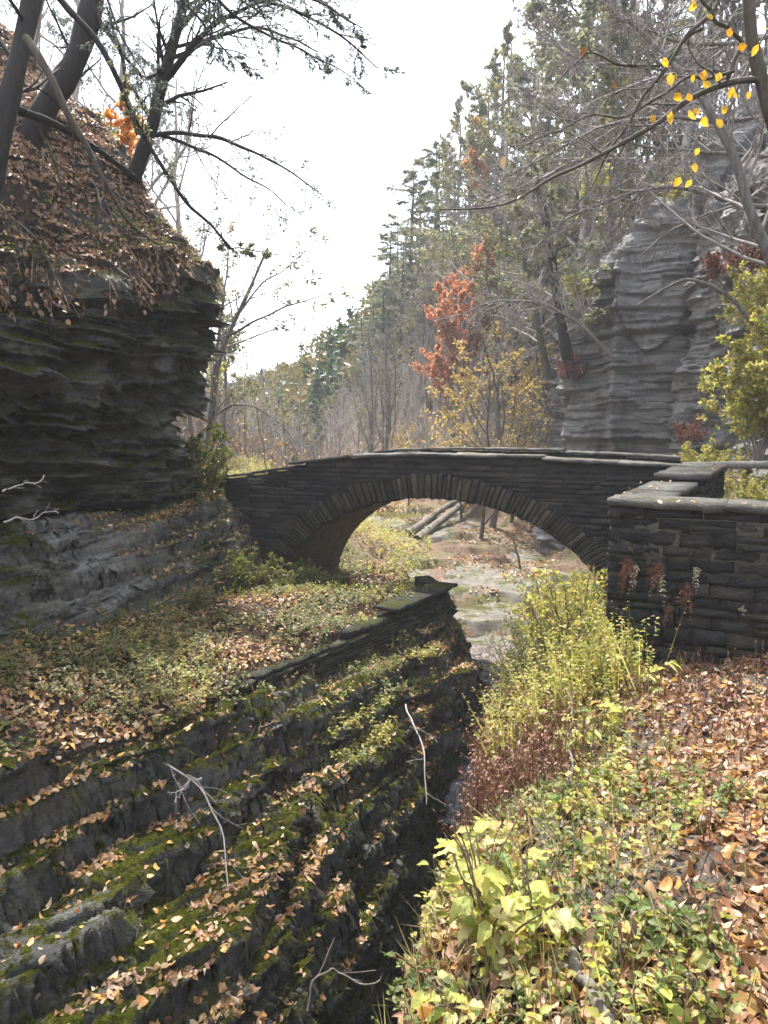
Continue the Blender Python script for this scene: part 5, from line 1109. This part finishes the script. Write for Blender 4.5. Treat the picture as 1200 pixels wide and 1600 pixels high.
ct = path_tree('hemlock_tree', 'forked dark tree rising from the crest of the left slope', 'tree', [
 (A_((205, 285, 10.8), (222, 235, 10.8), (240, 205, 10.8), (248, 150, 10.8), (258, 110, 10.8), (272, 60, 10.8), (290, 0, 10.8), (300, -120, 10.8)), .105, .045),
 (A_((255, 125, 10.8), (285, 95, 10.4), (310, 60, 10.1), (345, 30, 9.9), (400, 5, 9.6), (450, -5, 9.4)), .055, .015),
 (A_((262, 95, 10.8), (300, 78, 10.6), (350, 50, 10.3), (400, 40, 10), (450, 55, 9.6), (500, 80, 9.3)), .035, .008),
 (A_((236, 212, 10.8), (275, 205, 10.5), (320, 215, 10.2), (360, 220, 9.9), (400, 240, 9.6), (450, 265, 9.3), (510, 310, 9)), .035, .006),
 (A_((238, 210, 10.8), (290, 225, 10.6), (340, 245, 10.3), (380, 275, 10), (430, 300, 9.7), (460, 335, 9.5)), .028, .005),
 (A_((275, 50, 10.8), (330, -10, 10), (400, -30, 9.6), (480, -10, 9.2), (560, 40, 8.8)), .04, .01),
 (A_((258, 110, 10.8), (225, 125, 10.4), (200, 95, 10.0), (180, 60, 9.6), (165, 10, 9.4)), .03, .012)],
 M['bark'], [g_(12, .33, (.4, .9), 7, .12, -.01, .45, .2), g_(8, .42, (.4, .9), 5, .16, -.02, .6, flat=.5)], (M['spray'], 5000, (.025, .06), (.008, .018)))
# hemlock sprays across the top of the sky
path_tree('hemlock_bough', 'drooping hemlock bough with feathery sprays across the top left sky', 'bough', [
 (A_((240, -60, 8.2), (320, -20, 8), (400, 0, 7.8), (470, 20, 7.6), (540, 60, 7.5), (590, 110, 7.4)), .03, .006), (A_((300, -40, 8), (360, 20, 7.9), (430, 60, 7.7), (500, 90, 7.6), (560, 120, 7.5)), .02, .005),
 (A_((340, -60, 8), (420, -20, 7.8), (500, 0, 7.6), (570, 50, 7.4)), .02, .005), (A_((260, -40, 8.2), (310, 30, 8), (350, 80, 7.9), (400, 110, 7.8)), .018, .004), (A_((120, -60, 8.8), (170, 0, 8.6), (190, 60, 8.4), (230, 120, 8.2), (240, 180, 8)), .018, .004)],
 M['bark'], [g_(15, .26, (.4, 1.), 6, .10, -.02, .5, .1, flat=.4), g_(9, .45, (.4, .9), 5, .12, -.03, .6, flat=.4)], (M['spray'], 13000, (.018, .045), (.006, .012)), k0=5, trunkname='stem')
# long slanting bare branch hanging in front of the sky
path_tree('slanting_sapling', 'long thin bare sapling slanting down across the sky from the top left', 'sapling', [
 (A_((372, 402, 7.4), (335, 355, 7.4), (300, 330, 7.4), (262, 275, 7.4), (232, 228, 7.4), (200, 160, 7.4), (175, 105, 7.4), (150, 60, 7.4), (95, 5, 7.4), (60, -30, 7.4)), .012, .035), (A_((340, 362, 7.4), (355, 385, 7.4), (400, 392, 7.2), (470, 400, 7.1)), .009, .003), (A_((232, 228, 7.4), (215, 190, 7.3), (195, 150, 7.2), (180, 110, 7.1)), .012, .004)],
 M['bark'], [g_(12, .16, (.5, 1.), 6, .14, -.01, .4, .05, .7), g_(7, .5, (.4, .9), 5, .15, -.02, .6)], (M['needle'], 2600, (.02, .05), (.008, .015)), k0=6, N_=26)
path_tree('fallen_branch', 'pale broken branch arching down the left slope from the corner trunk', 'branch', [
 (A_((40, 60, 7.9), (48, 68, 7.8), (62, 100, 7.8), (82, 135, 7.8), (105, 180, 7.9), (130, 225, 8), (150, 265, 8.1), (180, 310, 8.3), (200, 345, 8.4), (255, 385, 8.7)), .045, .012)], M['barkm'], [g_(7, .25, (.4, .9), 6, .14, -.02, .5, .35), g_(5, .5)])
path_tree('fallen_branch', 'dark fallen limb lying across the upper left slope', 'branch', [(A_((22, 168, 8.6), (60, 182, 8.9), (110, 205, 9.2), (160, 240, 9.6), (210, 275, 10.2)), .05, .03)], M['bark'], [g_(8, .22, (.4, 1.), 5, .15, 0, .4)])
for i, (q, tx) in enumerate([(((120, 225, 9.2), (180, 300, 9.3), (240, 345, 9.5), (300, 395, 9.8)), 'thin dead stick down the right side of the left slope'), (((10, 330, 8.0), (60, 380, 8.0), (100, 460, 8.1), (130, 500, 8.1)), 'dead stick on the lower part of the left slope'), (((150, 290, 9.2), (160, 330, 9), (200, 370, 9.2), (290, 380, 10)), 'crooked stick in the dark hollow of the left slope'), (((60, 200, 8.6), (90, 260, 8.7), (120, 285, 8.9), (150, 300, 9)), 'short stick below the dark fallen limb')]):
    path_tree('dead_stick', tx, 'stick', [(A_(*q), .014, .006)], M['barkm'], [g_(8, .4, (.3, .9), 5, .15, -.02, .6), g_(3, .5)], k0=5, trunkname='stem')
# bare tree right of the left cliff
path_tree('bare_tree', 'bare branching tree behind the left cliff corner above the parapet', 'tree', [
 (A_((326, 760, 15.5), (328, 690, 15.5), (332, 630, 15.5), (335, 580, 15.5), (352, 530, 15.5), (375, 480, 15.5), (400, 430, 15.5), (420, 380, 15.5)), .10, .02),
 (A_((335, 585, 15.5), (340, 540, 15.6), (345, 490, 15.6), (355, 430, 15.7), (360, 370, 15.8)), .04, .012), (A_((352, 530, 15.5), (400, 500, 15.2), (440, 480, 15), (480, 470, 14.8), (530, 455, 14.6)), .03, .006), (A_((330, 655, 15.5), (360, 632, 15.3), (400, 635, 15.1), (440, 665, 14.9), (470, 700, 14.8)), .025, .006), (A_((365, 500, 15.5), (410, 440, 15.4), (450, 420, 15.3), (500, 370, 15.2)), .025, .005)],
 M['barkg'], [g_(10, .35, (.4, .9), 7, .12, .01, .5, .2), g_(7, .45), g_(6, .5)], (M['sage'], 1500, (.05, .09), (.03, .05)), M['twig'])
# orange foliage tree behind the crest
x0 = at(190, 255, 13.2); build_tree('orange_sapling', 'small orange leaved tree glowing behind the crest of the left slope', 'tree', broad(1.7, 61, M['barkm'], (10, 8, 6, 3), M['gold_o'], 2600, (.05, .09), .4), None, (x0[0], x0[1], x0[2] - .55))
# screen of hazy trees behind the left slope
thin = [broad(12, 85, M['twig'], (12, 9, 7, 5), None, 0, spread=.42, t0=.2), broad(12, 86, M['twig'], (12, 9, 7, 4), M['spray'], 5000, (.06, .12), .42, t0=.2)]
for i, (px, pyb, d, s, k, tx) in enumerate([(120, 230, 20, .8, 1, 'hazy fine twigged tree seen between the two thick trunks'), (215, 330, 22, .9, 0, 'hazy bare tree behind the forked tree'), (285, 420, 26, .85, 1, 'pale fine twigged tree right of the forked tree'), (40, 150, 18, .7, 0, 'hazy bare tree behind the corner trunk'), (340, 600, 34, .7, 0, 'distant bare tree behind the bare branching tree')]):
    b = at(px, pyb, d); z = b[2] - 4; o = build_tree('hazy_tree', tx, 'tree', thin[k], None, (b[0], b[1], z)); o.scale = (s,) * 3; o.rotation_euler.z = i
# ---------------------------------------------------------------- foreground right: yellow-leaved branches
tr_ = path_tree('branching_tree', 'near dark trunk at the top right corner with yellow leaves on bare branches', 'tree', [
 (A_((1330, 700, 4.6), (1290, 450, 4.6), (1235, 260, 4.6), (1198, 175, 4.6), (1180, 120, 4.6), (1172, 60, 4.6), (1168, -10, 4.6), (1165, -120, 4.6)), .05, .035),
 (A_((1195, 118, 4.6), (1130, 130, 4.5), (1060, 165, 4.4), (1000, 205, 4.3), (965, 228, 4.3), (900, 260, 4.2), (850, 290, 4.1), (790, 325, 4.0), (735, 332, 4.0), (680, 325, 4)), .02, .003),
 (A_((1130, 130, 4.5), (1160, 70, 4.5), (1110, 20, 4.4), (1080, -30, 4.3)), .014, .008), (A_((1120, 0, 4.4), (1060, 75, 4.3), (1010, 140, 4.3), (970, 210, 4.3), (930, 265, 4.3), (925, 275, 4.3), (900, 320, 4.2), (870, 360, 4.2)), .013, .003),
 (A_((1100, 40, 4.4), (1030, 105, 4.3), (980, 105, 4.3), (915, 75, 4.2), (860, 130, 4.2)), .010, .003), (A_((1140, 110, 4.5), (1075, 120, 4.3), (990, 180, 4.3), (900, 190, 4.2), (800, 230, 4.1)), .010, .002)],
 M['barkm'], [g_(9, .22, (.4, .9), 7, .14, -.01, .45, .1, .95, sel=slice(1, None)), g_(5, .4, (.4, .9), 5, .15, -.02, .6)], twigmat=M['barkg'], k0=10, N_=26)
pos = A_((1082, 12, 4.3), (1110, 25, 4.3), (1140, 52, 4.3), (1040, 98, 4.2), (1048, 123, 4.2), (1160, 73, 4.3), (1055, 122, 4.2), (1082, 125, 4.2), (1104, 130, 4.3), (1122, 122, 4.3), (1100, 118, 4.2), (1060, 152, 4.2), (1078, 152, 4.2), (1142, 145, 4.3), (1170, 150, 4.3), (1132, 172, 4.3), (1150, 148, 4.3), (1020, 186, 4.2), (1048, 183, 4.2), (1082, 178, 4.2), (1101, 190, 4.2), (1086, 262, 4.2), (1088, 240, 4.2), (1075, 288, 4.2), (1058, 285, 4.2), (1124, 192, 4.3), (1090, 172, 4.2), (1196, 42, 4.3), (1180, 78, 4.3), (1085, 5, 4.3))
pos = np.array(pos); rr_ = np.random.default_rng(4); dd = rr_.normal(size=pos.shape) * .5; dd[:, 2] -= .9
V, Fc = dirleaves(pos - unit(dd) * .03, dd, rr_.uniform(.042, .07, len(pos)), rr_, 1.25, .15, up=np.array([.2, 1., .1]))
ob('foliage', mesh('foliage', V - np.array(tr_.location), [Fc], M['gold']), tr_)
pos = np.array(A_((818, 305, 4), (788, 244, 4), (912, 72, 4.2), (955, 137, 4.2))); dd = rr_.normal(size=pos.shape)
V, Fc = dirleaves(pos, dd, .06, rr_, 1.1, .5); ob('dead_leaves', mesh('dead_leaves', V - np.array(tr_.location), [Fc], M['litter_red']), tr_)
path_tree('bare_tree', 'pale leaning trunk in front of the upper right cliff', 'tree', [(A_((1250, 520, 9), (1200, 400, 9), (1165, 310, 9), (1150, 245, 9.1), (1125, 200, 9.2), (1095, 150, 9.3), (1050, 100, 9.5), (980, 30, 9.8)), .07, .025)], M['barkg'], [g_(20, .5, (.5, 1.1), 8, .12, .0, .4, .15), g_(9, .5), g_(6, .5)], None, M['twig'], rmin=.004)
path_tree('bare_branches', 'tangle of bare twigs reaching left over the top of the right cliff', 'branches', [(A_((1240, 330, 10), (1150, 320, 10), (1060, 290, 10.2), (980, 300, 10.4), (900, 330, 10.6), (840, 380, 10.8)), .035, .008), (A_((1230, 180, 9), (1130, 190, 9.2), (1030, 180, 9.4), (930, 200, 9.6), (850, 250, 9.8), (780, 280, 10)), .03, .006), (A_((1210, 60, 9.5), (1120, 70, 9.5), (1040, 60, 9.7), (960, 20, 10), (900, -20, 10)), .03, .008)], M['barkg'], [g_(20, .38, (.4, 1.), 8, .14, .0, .5), g_(10, .45), g_(7, .5)], None, M['twig'], trunkname='stem', rmin=.0045)
path_tree('bare_branches', 'pale tangle of bare twigs in front of the wooded hillside at upper right', 'branches', [(A_((1260, 250, 12), (1130, 240, 12), (1010, 230, 12.4), (900, 200, 12.8), (800, 130, 13)), .035, .006), (A_((1260, 130, 12), (1130, 110, 12), (1000, 110, 12.4), (900, 90, 12.8), (820, 40, 13)), .035, .006), (A_((1000, 250, 15), (900, 250, 15.4), (820, 290, 15.8), (730, 330, 16)), .04, .008), (A_((960, 560, 19), (900, 500, 19), (840, 470, 19), (770, 470, 19), (700, 500, 19)), .05, .01)], M['barkg'], [g_(22, .34, (.4, 1.), 8, .16, .0, .5), g_(10, .45), g_(7, .5)], None, M['twig'], trunkname='stem', rmin=.0055)
path_tree('arching_sapling', 'bare pale sapling arching out of the right cliff', 'sapling', [(A_((1180, 510, 13), (1150, 470, 13), (1115, 445, 13), (1070, 436, 13), (1030, 455, 13), (990, 478, 13)), .045, .012)], M['barkg'], [g_(8, .3, (.4, .9), 6, .14, -.02, .4), g_(4, .4)])
path_tree('leaning_tree', 'dark leaning trunk at the left edge of the right cliff', 'tree', [(A_((895, 590, 21), (882, 530, 21), (870, 460, 21), (862, 400, 21), (850, 330, 21), (830, 250, 21)), .17, .08)], M['bark'], [g_(16, .3, (.9, 1.4), 8, .10, -.01, .3, .2), g_(8, .42), g_(6, .45)], (M['needle'], 5000, (.10, .2), (.03, .06)), M['twig'])
path_tree('leaning_tree', 'second thinner leaning trunk left of the cliff', 'tree', [(A_((860, 595, 22), (845, 540, 22), (835, 480, 22), (820, 420, 22), (815, 350, 22)), .12, .06)], M['barkm'], [g_(14, .35, (.8, 1.3), 8, .12, .0, .3, .2), g_(8, .42), g_(6, .45)], None, M['twig'])
# leafy tufts on the cliff
tuft = shrub(1.2, 71, M['yelgreen'], 12, 2600, (.06, .11), .6); tb = shrub(1.2, 72, M['bracken'], 12, 2600, (.06, .12), .7)
put([tuft, tb], [(*at(px, py, d), s, tx, k) for px, py, d, s, tx, k in [(905, 480, 20.2, .8, 'bright yellow tuft on the left shoulder of the right cliff', 0), (925, 310, 20, .8, 'pale yellow tuft on top of the right cliff', 0), (1055, 320, 15, .55, 'small yellow tuft at the top of the cliff crack', 0), (1075, 700, 15.8, .55, 'dry tan tuft at the foot of the cliff crack', 1), (1120, 440, 14.5, .5, 'rusty dead growth overhanging the right buttress', 1), (1165, 430, 13.6, .5, 'brown overhanging growth at the upper right of the cliff', 1), (890, 600, 21, .7, 'dull growth at the left edge of the cliff', 1)]], 'cliff_tuft', 'shrub')
def far_hit(px, py, up=0.):
    d = at(px, py, 1.0); t = np.linspace(12, 60, 4000); q = d[None] * t[:, None]; H = Hfar(q[:, 0], q[:, 1]); k = np.argmax(q[:, 2] < H); return q[k] + [0, 0, up]
# ---------------------------------------------------------------- logs in the creek
for (a, b, ra, rb, ua, ub, tx) in [((636, 842), (722, 796), .13, .10, .15, .5, 'upper of the two grey logs leaning in the creek beyond the arch'), ((650, 852), (738, 796), .16, .10, .15, .45, 'lower thicker grey log leaning in the creek beyond the arch'), ((730, 815), (752, 796), .09, .06, .1, .3, 'short dark log right of the two leaning logs')]:
    a, b = far_hit(*a, ua), far_hit(*b, ub)
    if b[1] > a[1] + 9: b = a + (b - a) * (9 / (b[1] - a[1]))
    path_tree('fallen_log', tx, 'log', [([a, (a + b) / 2 + [0, 0, .06], b], ra, rb)], M['log'], [], k0=10)
q = far_hit(818, 905); path_tree('fallen_branch', 'bare forked stick standing in the creek bed right of the logs', 'branch', [([q, q + [-.1, .2, .5], q + [-.25, .3, 1.0]], .04, .02)], M['log'], [g_(4, .5)])

# ---------------------------------------------------------------- individual leafy plants on the right bank
def bigleaf(acc, base, d, L, W, r, droop=.35, up=np.array([0, 0, 1.])):
    d = unit(d); s = unit(np.cross(d, up) + .15 * r.normal(size=3)); s = unit(s - s.dot(d) * d); n = np.cross(s, d); n = n * np.sign(n[2] + 1e-6)
    t = np.linspace(0, 1, 9); wd = W * np.clip(np.sin(np.pi * t ** .72) ** .85, 0, 1) * (1 - .15 * t); wd[0] = W * .05; wd[-1] = 0.001
    wd = wd * (1 + .05 * np.where(np.arange(9) % 2, 1, -1)); c = np.linspace(-1, 1, 5)
    ben = -droop * t ** 2 * L
    V = base + (t * L)[:, None, None] * d + (wd[:, None] * c[None] * .5)[..., None] * s + (ben[:, None] + (np.abs(c)[None] * wd[:, None] * .22) + r.normal() * .02 * L * np.sin(c * 3)[None])[..., None] * n + (r.normal(size=(9, 5)) * .004)[..., None] * n
    acc.add(V.reshape(-1, 3), grid_faces(9, 5)); return
def leafy_plant(seed, h, nst, nl, L, spread=.35):
    r = np.random.default_rng(seed); st_ = []; acc = Acc()
    for i in range(nst):
        az = r.uniform(0, 6.28); t = np.linspace(0, 1, 8)[:, None]; hh = h * r.uniform(.6, 1); sp_ = spread * h * r.uniform(.3, 1)
        P_ = np.array([math.cos(az), math.sin(az), 0]) * sp_ * t ** 1.5 + np.array([0, 0, hh]) * (t - .06) + np.cumsum(r.normal(size=(8, 3)) * .006, 0)
        st_.append(P_)
        for j in range(nl):
            tt = .3 + .7 * (j + .5) / nl; q = int(tt * 7); b = P_[q]; a2 = az + j * 2.4 + r.normal() * .3; ll = L * r.uniform(.6, 1.15)
            dd = np.array([math.cos(a2), math.sin(a2), r.uniform(-.35, .35)]); bigleaf(acc, b + unit(dd) * .03, dd, ll, ll * r.uniform(.55, .72), r, r.uniform(.1, .5))
    S = np.stack(st_); R = np.repeat(np.linspace(.005, .0025, 8)[None], nst, 0)
    return S, R, acc
def put_plant(name, seed, x, y, h, nst, nl, L, m_, label, spread=.35, z=None, group=None):
    S, R, acc = leafy_plant(seed, h, nst, nl, L, spread); z = ground_right(x, y) if z is None else z
    root = empty(name, (x, y, z), label, 'plant', group)
    ob('stems', wood_mesh('stems', [((S, R), 5)], M['stemw']), root); ob('leaves', acc.mesh('leaves', m_, True), root)
def hit(px, py):
    """where the ray through the pixel meets the right bank"""
    P_ = RIGHT[0]; d = at(px, py, 1.0); best = None
    for t in np.linspace(1.2, 11, 400):
        q = d * t; k = ground_right(q[0], q[1])
        if q[2] < k: return q[0], q[1], k
    return q[0], q[1], k
def plant_at(name, seed, px, py, *a_, **k_):
    x, y, z = hit(px, py); put_plant(name, seed, x, y, *a_, z=z, **k_)
plant_at('yellow_plant', 1, 770, 1505, .46, 9, 6, .095, M['yellow'], 'large plant with broad yellow leaves in the middle of the near right bank', spread=.55)
plant_at('yellow_plant', 2, 840, 1480, .34, 6, 6, .085, M['yellow'], 'broad leaved yellow plant touching the right side of the largest one', spread=.5)
plant_at('yellow_plant', 3, 900, 1200, .5, 7, 6, .095, M['yellow'], 'yellow green broad leaved plant half way up the bank', spread=.5)
plant_at('yellow_plant', 4, 940, 1150, .35, 5, 5, .10, M['yelgreen'], 'pale broad leaved plant behind the half way yellow plant', spread=.5)
plant_at('yellow_plant', 5, 1010, 1085, .42, 4, 4, .13, M['yellow'], 'arching pale yellow plant in front of the near wall', spread=.7)
plant_at('yellow_plant', 6, 760, 1420, .32, 5, 4, .10, M['yelgreen'], 'pale plant just behind the largest yellow plant', spread=.5)
plant_at('yellow_plant', 7, 720, 1585, .14, 4, 5, .06, M['yellow'], 'small yellow plant at the bottom edge left of the stick', spread=.8)
plant_at('yellow_plant', 16, 700, 1440, .25, 5, 4, .08, M['yelgreen'], 'pale leaved plant between the largest yellow plant and the chasm', spread=.6)
plant_at('yellow_plant', 17, 880, 1290, .3, 5, 4, .07, M['yelgreen'], 'thin pale plant right above the largest yellow plant', spread=.5)
plant_at('green_plant', 8, 1110, 1500, .20, 8, 6, .055, M['green'], 'dense green leaved plant at the lower right', spread=1.)
plant_at('green_plant', 9, 1050, 1470, .16, 6, 6, .055, M['green'], 'green plant left of the dense one at the lower right', spread=1.)
plant_at('green_plant', 10, 830, 1600, .12, 4, 5, .05, M['green'], 'small bright green plant by the stick at the bottom edge', spread=.9)
plant_at('green_plant', 11, 960, 1540, .14, 5, 5, .05, M['yelgreen'], 'small yellow green plant right of the bottom stick', spread=.9)
plant_at('green_plant', 12, 1130, 1260, .18, 6, 6, .05, M['green'], 'green clump in the leaf litter below the near wall', spread=.9)
plant_at('green_plant', 13, 660, 1550, .15, 6, 6, .04, M['green'], 'small green plant at the chasm edge near the bottom', spread=.9)
plant_at('green_plant', 14, 900, 1260, .18, 6, 5, .06, M['green'], 'green plant at the foot of the half way yellow plant', spread=.8)
plant_at('green_plant', 15, 1060, 1590, .16, 6, 5, .05, M['green'], 'green plant on the bottom edge at the right', spread=.9)
# near dead stick bottom, thin twigs
def stick(label, pts, r0, r1, name='dead_stick', lv=None, bark='log'):
    Pp = [];
    for px, py, h in pts:
        x, y, z = hit(px, py); Pp.append(np.array([x, y, z + h]))
    path_tree(name, label, 'stick', [(Pp, r0, r1)], M[bark], lv or [], k0=7, trunkname='stem')
stick('thick dark stick lying in the leaves at the bottom edge', [(885, 1510, .03), (915, 1560, .03), (960, 1640, .03)], .016, .022)
stick('forked pale twig standing left of the bare slab', [(868, 1300, .02), (885, 1250, .10), (893, 1190, .25), (885, 1150, .35)], .010, .004, lv=[g_(4, .4)])
stick('thin pale twig arching over the bank below the yellow plant', [(830, 1175, .05), (890, 1160, .12), (950, 1170, .14), (1010, 1190, .05)], .005, .003)
stick('thin twig over the chasm edge at the bottom', [(480, 1600, .1), (520, 1585, .12), (560, 1560, .05), (600, 1540, .02)], .005, .003, lv=[g_(4, .4)])
# sticks on the left shelves
for q, tx in [(((180, 1160, 6.3), (235, 1180, 6.1), (290, 1212, 5.8), (325, 1250, 5.5), (350, 1310, 5.1), (358, 1400, 4.8)), 'long pale bent stick lying over the mossy shelves'), (((310, 1215, 5.7), (285, 1232, 5.6), (270, 1250, 5.5)), 'short fork beside the long pale stick'), (((632, 1100, 8.2), (650, 1140, 7.6), (665, 1190, 7.0), (668, 1260, 6.6)), 'thin pale stalk bent over the gorge edge'), (((0, 765, 6.5), (20, 762, 6.6), (45, 758, 6.7), (70, 745, 6.8)), 'pale bare twig at the left edge below the cliff'), (((0, 815, 6.5), (40, 812, 6.6), (90, 798, 6.8)), 'lower pale bare twig at the left edge')]:
    path_tree('dead_stick', tx, 'stick', [(A_(*q), .011, .005)], M['twig'], [g_(4, .35, rf=.6), g_(3, .5)], k0=5, trunkname='stem')
# ferns hanging on the near wall
def fern(label, px, py, m_, n=5, L=.28, seed=0, hang=1.):
    r = np.random.default_rng(seed); d0 = at(px, py, 1.); n_w = np.array([-.456, -.89, 0]); 
    t = (np.array([2.0, 6.5, 0]).dot(n_w)) / d0.dot(n_w); b = d0 * t + n_w * .03
    root = empty('wall_fern', b, label, 'fern'); S = []; acc = Acc()
    for i in range(n):
        az = r.uniform(-1.4, 1.4); d = unit(n_w * r.uniform(.4, 1.2) + np.array([-.3, .0, 0]) + np.array([.89, -.456, 0]) * math.sin(az)); tt = np.linspace(0, 1, 12)[:, None]; LL = L * r.uniform(.7, 1.1)
        P_ = d * LL * .3 * tt + np.array([0, 0, 1.]) * LL * (.12 * np.sin(tt * 3) - 1.0 * hang * tt ** 1.3) + np.cumsum(r.normal(size=(12, 3)) * .006, 0); S.append(P_)
        T = unit(np.gradient(P_, axis=0)); sd_ = unit(np.cross(T, n_w + [0, 0, .5]) + .35 * r.normal(size=T.shape))
        for sg in (-1, 1):
            w_ = LL * .15 * np.sin(np.pi * (tt[1:, 0] * .9 + .1)) ** .7 * r.uniform(.3, 1.2, 11)
            V, Fc = dirleaves(P_[1:], sd_[1:] * sg + T[1:] * r.uniform(.1, 1.2, (11, 1)), w_, r, .8, .4, up=n_w); acc.add(V, Fc)
    ob('fronds', acc.mesh('fronds', m_), root)
    ob('stems', wood_mesh('stems', [((np.stack(S), np.full((n, 12), .0018)), 3)], M['stemw']), root)
fern('rust coloured dead fern at the left of the near wall', 985, 872, M['bracken'], 16, .30, 1)
fern('second rust coloured fern hanging beside the pale fronds', 1030, 880, M['bracken'], 12, .24, 2)
fern('pale dead frond hanging left on the near wall', 998, 882, M['palefern'], 2, .30, 3)
fern('pale dead frond hanging in the middle of the rusty ferns', 1028, 888, M['palefern'], 2, .30, 4)
fern('tan frond cluster right of the rusty ferns', 1090, 888, M['palefern'], 3, .22, 5)
fern('rusty hanging growth below the tan fronds', 1075, 910, M['bracken'], 10, .28, 6)
fern('small rusty tuft low on the near wall', 1045, 945, M['bracken'], 7, .16, 7)
fern('grey green sprig high on the near wall', 985, 858, M['sage'], 3, .12, 8, .1)
fern('small dried tuft at the right side of the near wall', 1160, 950, M['palefern'], 5, .10, 9, .4)
# fern on the left slope edge
b = at(8, 420, 7.4)
HTOP = 62
# ---------------------------------------------------------------- haze
hz = bpy.data.meshes.new('haze'); a = Acc(); boxm(a, np.array([-700., -40, -20]), np.array([1., 0, 0]), np.array([0, 1., 0]), 1400, 260 + 900, 20 + HTOP)
hm, t = new_mat('haze'); out = N(t, 'ShaderNodeOutputMaterial'); pv = N(t, 'ShaderNodeVolumePrincipled')
pv.inputs['Color'].default_value = (.93, .96, 1, 1); pv.inputs['Density'].default_value = .0014; pv.inputs['Anisotropy'].default_value = 0.
t.links.new(pv.outputs[0], out.inputs['Volume'])
if HAZE: ob('haze', a.mesh('haze', hm), label='thin bright autumn haze filling the valley', kind='stuff')
